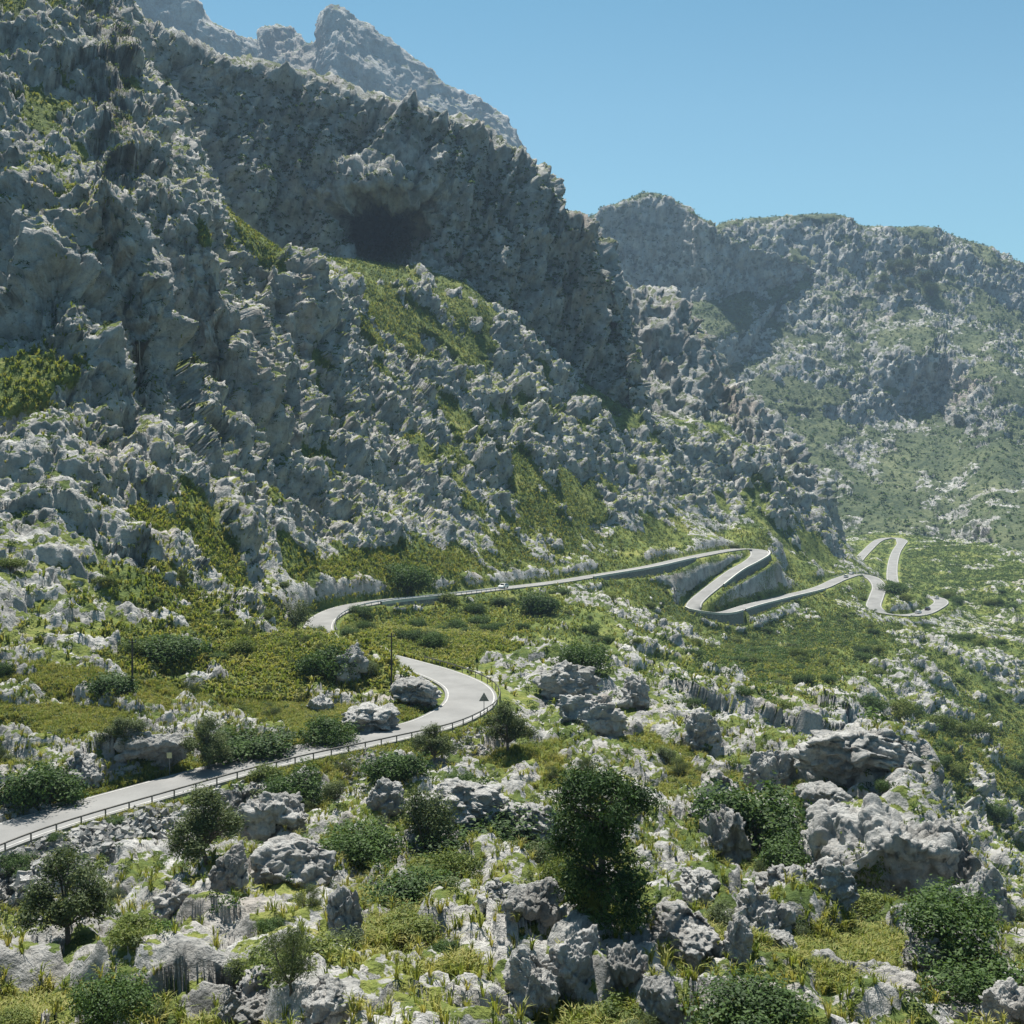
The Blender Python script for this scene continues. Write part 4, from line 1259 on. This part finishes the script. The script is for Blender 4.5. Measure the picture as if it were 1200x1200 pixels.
ROCKS = [
 (1, 405, 1108, 56, 70, 'standing_rock', 'dark faced blocky rock standing upright in the grass, left of the dense green shrub', .7),
 (0, 455, 945, 40, 34, 'boulder', 'angular boulder below the guardrail before the bend', .9),
 (3, 372, 835, 26, 22, 'boulder', 'lone pale boulder in the yellow meadow inside the bend', .9),
 (4, 428, 852, 66, 30, 'rock_outcrop', 'cracked pale outcrop beside the near road, inside the bend', .8),
 (6, 478, 822, 66, 30, 'rock_outcrop', 'big pale slab rising at the tip of the road bend', .8),
 (2, 840, 958, 110, 46, 'fluted_outcrop', 'long fluted rock wall right of the top of the pine', .5),
 (5, 850, 1005, 90, 70, 'fluted_outcrop', 'ribbed grey outcrop in front of the long fluted rock wall', .7),
 (3, 1048, 1042, 128, 104, 'rock_outcrop', 'largest block of the great outcrop, with a smooth dark overhanging face', .9),
 (6, 982, 1012, 92, 78, 'rock_outcrop', 'pointed pale block forming the left side of the great outcrop', .8),
 (0, 1008, 900, 110, 46, 'rock_outcrop', 'crest block at the top of the great outcrop, against the green flank', .8),
 (3, 1062, 930, 56, 66, 'rock_pinnacle', 'dark rock pinnacle right of the crest of the great outcrop', .8),
 (6, 1116, 1045, 70, 84, 'rock_outcrop', 'rounded tower at the right end of the great outcrop', .8),
 (0, 1148, 1100, 66, 78, 'rock_outcrop', 'shaded rib running down from the right end of the great outcrop', .8),
 (2, 975, 1045, 66, 40, 'boulder', 'smooth whaleback boulder in front of the pointed pale block', .8),
 (5, 905, 920, 52, 46, 'boulder', 'squat boulder left of the grass shelf on the great outcrop', .8),
 (6, 960, 950, 70, 34, 'rock_outcrop', 'low pale ledge on the left shoulder of the great outcrop', .8),
 (8, 920, 1068, 100, 46, 'rock_outcrop', 'long pale rock with a curved back below the dark shrub mass', .7),
 (7, 893, 1100, 64, 58, 'ribbed_boulder', 'rounded ribbed boulder at the left end of the long curved rock', .9),
 (1, 862, 1125, 44, 52, 'boulder', 'dark striped boulder just left of the rounded ribbed one', .9),
 (0, 820, 1052, 60, 34, 'boulder', 'cracked boulder in the grass right of the tall pine', .8),
 (2, 795, 1118, 90, 46, 'rock_slab', 'smooth sloping slab at the edge of the pine shadow', .9),
 (5, 672, 1155, 72, 66, 'fluted_outcrop', 'heavily fluted grey rock below the pine shadow, left of centre', .8),
 (2, 620, 1178, 66, 62, 'fluted_outcrop', 'ribbed outcrop at the bottom, leftmost of the fluted group', .8),
 (3, 730, 1150, 48, 48, 'boulder', 'rounded boulder at the right side of the fluted group', .8),
 (6, 775, 1190, 56, 50, 'boulder', 'pale wedge boulder at the bottom between two green shrubs', .8),
 (4, 625, 1080, 56, 44, 'boulder', 'rounded boulder pile left of the foot of the pine', .8),
 (7, 590, 1060, 50, 28, 'rock_slab', 'flat pale slab below the upright bush left of the pine', .9),
 (8, 535, 965, 100, 40, 'rock_outcrop', 'broad humped pale outcrop above the broad dark shrub', .7),
 (0, 620, 985, 90, 42, 'rock_outcrop', 'long pale ledge with a dark underside left of the top of the pine', .7),
 (3, 320, 970, 70, 48, 'rock_outcrop', 'pale tilted slab outcrop right of the tree over the dark hollow', .8),
 (6, 340, 1028, 86, 46, 'rock_slab', 'smooth pale slab in the grass below the tilted outcrop', .8),
 (5, 268, 1035, 46, 46, 'rock_outcrop', 'cracked rock in the shade of the grey green tree', .8),
 (8, 205, 1082, 56, 40, 'rock_slab', 'rounded pale slab above the great bare sheet of rock', .9),
 (2, 300, 1190, 90, 44, 'rock_outcrop', 'dark pitted rock at the bottom, left of the lowest pale slab', .8),
 (1, 385, 1196, 78, 46, 'rock_slab', 'lowest pale slab with a sharp dark right edge', .8),
 (4, 1010, 1170, 100, 46, 'rock_outcrop', 'cracked low outcrop in the grass near the bottom right', .8),
 (7, 1095, 1135, 66, 36, 'rock_outcrop', 'pale pitted rock above the large dark shrub at the right', .8),
 (0, 1120, 1190, 90, 30, 'rock_slab', 'flat pale rock at the bottom right under the large dark shrub', .9),
 (3, 1185, 1190, 50, 44, 'boulder', 'pale boulder in the bottom right corner', .9),
 (6, 915, 1118, 40, 28, 'boulder', 'small pale boulder pair in the grass under the long curved rock', .9),
 (5, 690, 850, 74, 42, 'rock_outcrop', 'fluted dark faced outcrop right of the tree at the road bend', .7),
 (8, 665, 815, 66, 34, 'rock_outcrop', 'pale humped outcrop behind the road bend', .7),
 (1, 745, 826, 46, 36, 'boulder', 'dark sided boulder in the middle of the rocky slope behind the bend', .9),
 (2, 825, 865, 46, 34, 'rock_outcrop', 'dark rock shoulder above the long fluted rock wall', .8),
 (4, 178, 888, 70, 36, 'rock_outcrop', 'broken grey rock bank along the far edge of the near road', .6),
 (7, 95, 915, 50, 34, 'rock_outcrop', 'rock ledge right of the black green shrub above the near road', .7),
 (0, 408, 796, 44, 40, 'rock_outcrop', 'rocky rib of pale blocks left of the right utility pole', .8),
 (3, 560, 850, 0, 0, '', '', .8),
]
for var, px, py, wpx, hpx, name, label, dep in ROCKS:
    if wpx: boulder(var, px, py, wpx * 1.0, hpx * .95, name, label, 'rock', None, dep)

# ------------------------------------------------------------------ scattered plants
def cell_area(G):
    a = np.linalg.norm(np.cross(np.gradient(G, axis=0), np.gradient(G, axis=1)), axis=-1)
    return a


def scatter(key, n, wfun, rg, vis=.06):
    co, rk, N, gr, fl = DISP[key]
    w = (cell_area(co) * wfun(co, rk, N, gr, fl)).ravel()
    w = np.maximum(w, 0)
    i = rg.choice(w.size, n, p=w / w.sum(), replace=True)
    i = np.unique(i)
    rg.shuffle(i)
    P = co.reshape(-1, 3)[i]
    ok = visible(P, vis)
    return P[ok], i[ok]


def off_road(P):
    D, _, _ = road_dist(P[:, 0], P[:, 1])
    return D


rg = np.random.default_rng(5)
# -- individual shrubs: the largest in view
zones = [
 # (name, kind choices, count, size range (m), test on picture position and depth, label, group)
 ('shrub', ['lentisk', 'bright', 'feathery', 'olive_bush'], 85, (.8, 1.9), lambda x, y, d: (d < 125) & (y > 880) & (x > -20) & (x < 1210), 'smaller scattered green shrub between pale foreground rocks, not one of the big clumps', 'shrubs among the foreground rocks'),
 ('shrub', ['lentisk', 'bright', 'olive_bush', 'feathery'], 60, (.9, 2.3), lambda x, y, d: (d > 95) & (d < 215) & (x > -20) & (x < 440) & (y > 660) & (y < 930), 'smaller scattered shrub on the yellow green meadow above the near road, away from the poles', 'shrubs on the left meadow'),
 ('shrub', ['lentisk', 'lentisk', 'olive_bush', 'bright'], 85, (1.5, 3.4), lambda x, y, d: (d > 130) & (d < 470) & (x > 380) & (x < 1000) & (y > 690) & (y < 880), 'scattered rounded shrub on the middle slope between the nearest bend and the hairpins', 'shrubs below the second road stretch'),
 ('shrub', ['lentisk', 'lentisk', 'bright'], 50, (2.0, 4.5), lambda x, y, d: (d > 180) & (d < 620) & (x > 980) & (x < 1210) & (y > 690), 'scattered dark shrub on the green flank falling to the valley at the right', 'shrubs on the right flank'),
]
for name, kinds, cnt, (s0, s1), test, label, group in zones:
    def wf(co, rk, N, gr, fl):
        x, y, d = proj(co)
        return np.where(test(x, y, d), 1, 0) * (1.15 - rk) * smooth(.3, .6, N[..., 2])
    P, _ = scatter('ground', cnt * 6, wf, rg, .03)
    placed = 0
    RDp = off_road(P)
    for p, rdp in zip(P, RDp):
        if placed >= cnt: break
        if rdp < 1.8: continue
        s = s0 + (s1 - s0) * rg.random() ** 1.5
        if any((p[0] - a) ** 2 + (p[1] - b) ** 2 < (r + s * .5) ** 2 * .55 for a, b, r in taken): continue
        taken.append((p[0], p[1], s * .5))
        kd_ = kinds[int(rg.integers(len(kinds)))]
        nat = {'lentisk': 1.6, 'bright': 1.1, 'olive_bush': 1.8, 'feathery': 2.6}[kd_]
        plant(kd_, int(rg.integers(9)), p, s / nat * 1.05, rg.random() * 6.28, name, label, 'shrub', group, .7 + .3 * rg.random(), .15)
        placed += 1
    print(name, placed)


def clump_mesh(name, P, S, mat, per, leaf, rg, flat=.65, quadfun=None, asp=.55):
    """many small plants as one mesh; per = leaves for each"""
    n = len(P)
    k = np.asarray(per, int); idx = np.repeat(np.arange(n), k)
    d = rand_dir(rg, len(idx), .3); d[:, 2] = np.abs(d[:, 2]) * .9 - .1
    r = (.45 + .55 * rg.random(len(idx)))
    C = P[idx] + d * (r * S[idx] * .5)[:, None] * np.array([1, 1, 2 * flat])
    C[:, 2] += .12 * S[idx]
    N = rand_dir(rg, len(idx), .4)
    t = np.clip(np.repeat(rg.random(n), k) * .7 + .3 * rg.random(len(idx)), 0, 1)
    L = leaf[idx] if np.ndim(leaf) else leaf
    L = L * (.7 + .6 * rg.random(len(idx)))
    V, Fq, tt = cards(C, N, L, L * asp, rg, t, d * .8 + np.array([0, 0, .6]))
    o = link(name, mesh_np(name, V, Fq, [mat], False, {'tint': tt}))
    tag(o, kind='stuff')
    print(name, n, len(idx))
    return o


# -- low scrub too plentiful to count
def wscrub(co, rk, N, gr, fl):
    d = co[..., 1]
    return (1.05 - .55 * rk + .4 * np.clip(gr, -.3, .6)) * smooth(.12, .4, N[..., 2]) * smooth(35, 60, d) / (1 + (d / 700.0) ** 1.2)
P, _ = scatter('ground', 120000, wscrub, rg)
P = P[off_road(P) > 2.0]
S = .5 + 1.0 * rg.random(len(P)) ** 2 + np.clip(P[:, 1] / 300, 0, 1.6) * (.4 + .8 * rg.random(len(P)))
ppx = S * 1024 / 1200 * F / P[:, 1]
per = np.clip(ppx ** 1.35 * 1.6, 14, 170).astype(int)
leaf = S * .95 / np.sqrt(per) + .05
half = rg.random(len(P)) < .72
clump_mesh('low_scrub', P[half], S[half], M_LENT, per[half], leaf[half], rg, .55)
clump_mesh('pale_scrub', P[~half], S[~half], M_OLIVE, per[~half], leaf[~half], rg, .5)
def wdense(co, rk, N, gr, fl):
    x, y, d = proj(co)
    g = np.exp(-(((x - 930) / 75) ** 2 + ((y - 748 - (x - 930) * -.25) / 26) ** 2) ** 2) + .8 * np.exp(-(((x - 860) / 50) ** 2 + ((y - 785) / 22) ** 2)) + .45 * np.exp(-(((x - 1120) / 110) ** 2 + ((y - 800) / 90) ** 2)) + .5 * np.exp(-(((x - 1130) / 90) ** 2 + ((y - 665) / 45) ** 2))
    return g * (1 - .6 * rk)
P, _ = scatter('ground', 16000, wdense, rg)
P = P[off_road(P) > 2.5]
S = 1.4 + 1.8 * rg.random(len(P))
clump_mesh('thicket', P, S, M_LENT, np.full(len(P), 34), S * .2, rg, .5)
for key, cnt, s0, s1, nl in (('cliff', 14000, 1.4, 3.6, 14), ('spur', 9000, 2.0, 4.5, 14), ('hill', 9000, 2.5, 6.0, 9), ('hillside', 22000, 2.5, 6.0, 9)):
    P, _ = scatter(key, cnt, lambda co, rk, N, gr, fl: (1.1 - .6 * rk + .4 * gr) * smooth(.08, .4, N[..., 2]) * ((1 - .97 * smooth(.45, .7, N[..., 2])) if key == 'cliff' else 1), rg)
    if key == 'cliff':                                           # bare crest
        x_, y_, _ = proj(P)
        a_ = np.clip(((x_ + 100) / 2).astype(int), 0, ZB - 1); b_ = np.clip(((y_ - 20 + 100) / 2).astype(int), 0, ZB - 1)
        P = P[zb_k[b_, a_] == KEYS.index('cliff')]
    S = s0 + (s1 - s0) * rg.random(len(P)) ** 2.2
    clump_mesh('distant_scrub', P, S, M_LENT, np.full(len(P), nl), S * .5, rg, .5)
# -- the dark pines on the far hillside
for q, (px, py) in enumerate([(1037, 330), (1052, 345), (1060, 318), (1072, 352), (1083, 330), (1047, 318), (1066, 336), (1090, 345), (1030, 345), (1062, 300), (1078, 312)]):
    p, n_, key = spot(px, py)
    plant('olive_bush', q, p, 7.0 + 3 * rg.random(), q, 'pine_tree', 'dark conifer in the small stand high on the hazy right hillside', 'tree', 'conifers on the far hillside', 1.2, .4)

# -- tussock grass
def tussocks(name, P, H, per, rg, width):
    n = len(P); idx = np.repeat(np.arange(n), per)
    a = rg.random(len(idx)) * 2 * PI; lean = .25 + .75 * rg.random(len(idx))
    h = H[idx] * (.6 + .5 * rg.random(len(idx)))
    dx = np.stack([np.cos(a), np.sin(a), 0 * a], 1)
    b0 = P[idx] + dx * (.10 * H[idx] * rg.random(len(idx)))[:, None] - np.array([0, 0, .05])
    mid = b0 + dx * (h * lean * .30)[:, None] + np.array([0, 0, 1.0]) * (h * .65)[:, None]
    tip = b0 + dx * (h * lean * .85)[:, None] + np.array([0, 0, 1.0]) * (h * (1.0 - .35 * lean))[:, None]
    sd_ = np.stack([-np.sin(a), np.cos(a), 0 * a], 1) * (width * H[idx])[:, None]
    V = np.stack([b0 - sd_, b0 + sd_, mid + sd_ * .8, mid - sd_ * .8, tip], 1).reshape(-1, 3)
    k0 = np.arange(len(idx), dtype=np.int64)[:, None] * 5
    T = np.concatenate([k0 + np.array([[0, 1, 2]]), k0 + np.array([[0, 2, 3]]), k0 + np.array([[3, 2, 4]])])
    t = np.clip(np.repeat(rg.random(n), per) * .75 + .3 * rg.random(len(idx)), 0, 1)
    o = link(name, mesh_np(name, V, T, [M_GRASS], False, {'tint': np.repeat(t, 5)}))
    tag(o, kind='stuff'); print(name, n, len(idx))


def wgr(lo, hi):
    def f(co, rk, N, gr, fl):
        d = co[..., 1]
        return (1.0 - .93 * rk) * smooth(.3, .6, N[..., 2]) * (d > lo) * (d <= hi) * np.clip(.35 + np.where(gr > 0, np.minimum(gr, .5) * 3, gr * 1.6), .02, 9) / (1 + (d / 120.0) ** 2)
    return f
P, _ = scatter('ground', 52000, wgr(20, 130), rg, .04)
P = P[off_road(P) > .8]
tussocks('tussock_grass', P, .45 + .45 * rg.random(len(P)), 15, rg, .035)
P, _ = scatter('ground', 60000, wgr(130, 520), rg, .04)
P = P[off_road(P) > 1.5]
tussocks('meadow_grass', P, .7 + .7 * rg.random(len(P)), 7, rg, .11)

# -- loose rubble tipped below the road
def rubble(n, box, smin, smax):
    x0, y0, x1, y1 = box
    out_v, out_f = [], []
    base = np.array([[-1, -1, -1], [1, -1, -1], [1, 1, -1], [-1, 1, -1], [-1, -1, 1], [1, -1, 1], [1, 1, 1], [-1, 1, 1]], float) * .5
    fq = np.array([[0, 3, 2, 1], [4, 5, 6, 7], [0, 1, 5, 4], [1, 2, 6, 5], [2, 3, 7, 6], [3, 0, 4, 7]])
    m = 0; tries = 0
    while m < n and tries < n * 6:
        tries += 1
        px, py = x0 + (x1 - x0) * rg.random(), y0 + (y1 - y0) * rg.random()
        p, nn, key = spot(px, py)
        p = p + Vector((rg.normal() * .25, rg.normal() * .25, 0))
        D, Z, _ = road_dist([p.x], [p.y])
        if not (.7 < D[0] < 9.5): continue
        s = smin + (smax - smin) * rg.random() ** 2.5
        R = np.array(Matrix.Rotation(rg.random() * 6.28, 3, Vector(rand_dir(rg, 1)[0])))
        b = (base * (1 + .5 * rg.normal(size=base.shape) * .4)) * np.array([1, .5 + .5 * rg.random(), .4 + .4 * rg.random()]) * s
        out_v.append(b @ R.T + np.array(p) + np.array([0, 0, s * .12])); out_f.append(fq + 8 * m); m += 1
    return out_v, out_f, m
vs, fs = [], []; off = 0
for n, bx, a, b in ((2800, (-60, 945, 250, 1060), .22, .75), (300, (250, 905, 330, 960), .2, .5), (420, (530, 850, 600, 900), .15, .45), (260, (400, 875, 470, 920), .15, .45), (500, (765, 790, 810, 830), .3, .9)):
    v_, f_, m = rubble(n, bx, a, b)
    vs += v_; fs += [f + off for f in f_]; off += 8 * m
o = link('rubble', mesh_np('rubble', np.concatenate(vs), np.concatenate(fs), [M_ROCK], False)); tag(o, kind='stuff')
print('rubble', off // 8, time.time() - T0)
# ------------------------------------------------------------------ light and air
SUN_EL, SUN_AZ = math.radians(64), math.radians(-12)              # azimuth from +Y, negative to the left
sd = Vector((math.sin(SUN_AZ) * math.cos(SUN_EL), math.cos(SUN_AZ) * math.cos(SUN_EL), math.sin(SUN_EL)))
sl = bpy.data.lights.new('sun', 'SUN'); sl.energy = 5.0; sl.angle = math.radians(.5); sl.color = (1.0, .955, .88)
so = bpy.data.objects.new('sun', sl); COL.objects.link(so)
so.rotation_euler = sd.to_track_quat('Z', 'Y').to_euler()
w = bpy.data.worlds.new('World'); SC.world = w; w.use_nodes = True
wt = w.node_tree; wt.nodes.clear(); k = NT(wt)
sky = k.n('ShaderNodeTexSky', sky_type='NISHITA')
sky.sun_disc = False; sky.sun_elevation = SUN_EL; sky.sun_rotation = SUN_AZ
sky.altitude = 300; sky.air_density = 1.0; sky.dust_density = 1.5; sky.ozone_density = 1.5
tintc = k.mix(1.0, sky.outputs[0], (.69, .97, .86, 1), 'MULTIPLY')
dirz = k.n('ShaderNodeSeparateXYZ', {0: k.n('ShaderNodeTexCoord').outputs['Generated']}).outputs[2]
tintc = k.mix(1.0, tintc, k.ramp(dirz, [(.10, (1.0, 1.0, 1.0)), (.26, (.86, .93, .97)), (.42, (.52, .74, .86)), (.6, (.7, .85, .92))]), 'MULTIPLY')
bg = k.n('ShaderNodeBackground', {'Color': tintc, 'Strength': .068})
ow = k.n('ShaderNodeOutputWorld'); wt.links.new(bg.outputs[0], ow.inputs[0])
w.cycles.sampling_method = 'NONE'
SC.view_settings.view_transform = 'Standard'; SC.view_settings.look = 'None'
SC.view_settings.exposure = 1.0; SC.view_settings.gamma = 1.0
SC.cycles.max_bounces = 6; SC.cycles.diffuse_bounces = 3; SC.cycles.volume_bounces = 0; SC.cycles.transparent_max_bounces = 8
SC.cycles.use_denoising = True; SC.cycles.use_adaptive_sampling = False
if HAZE:
    hb = MB(); hb.box((0, 1150, 330), (3400, 2500, 1000))
    m = bpy.data.materials.new('haze'); m.use_nodes = True; m.node_tree.nodes.clear(); k = NT(m.node_tree)
    pv = k.n('ShaderNodeVolumePrincipled', {'Color': (.52, .73, 1.0, 1), 'Density': HAZE, 'Anisotropy': .15})
    om = k.n('ShaderNodeOutputMaterial'); m.node_tree.links.new(pv.outputs[0], om.inputs['Volume'])
    ho = hb.build('haze', m); tag(ho, kind='stuff')
print('script', time.time() - T0)
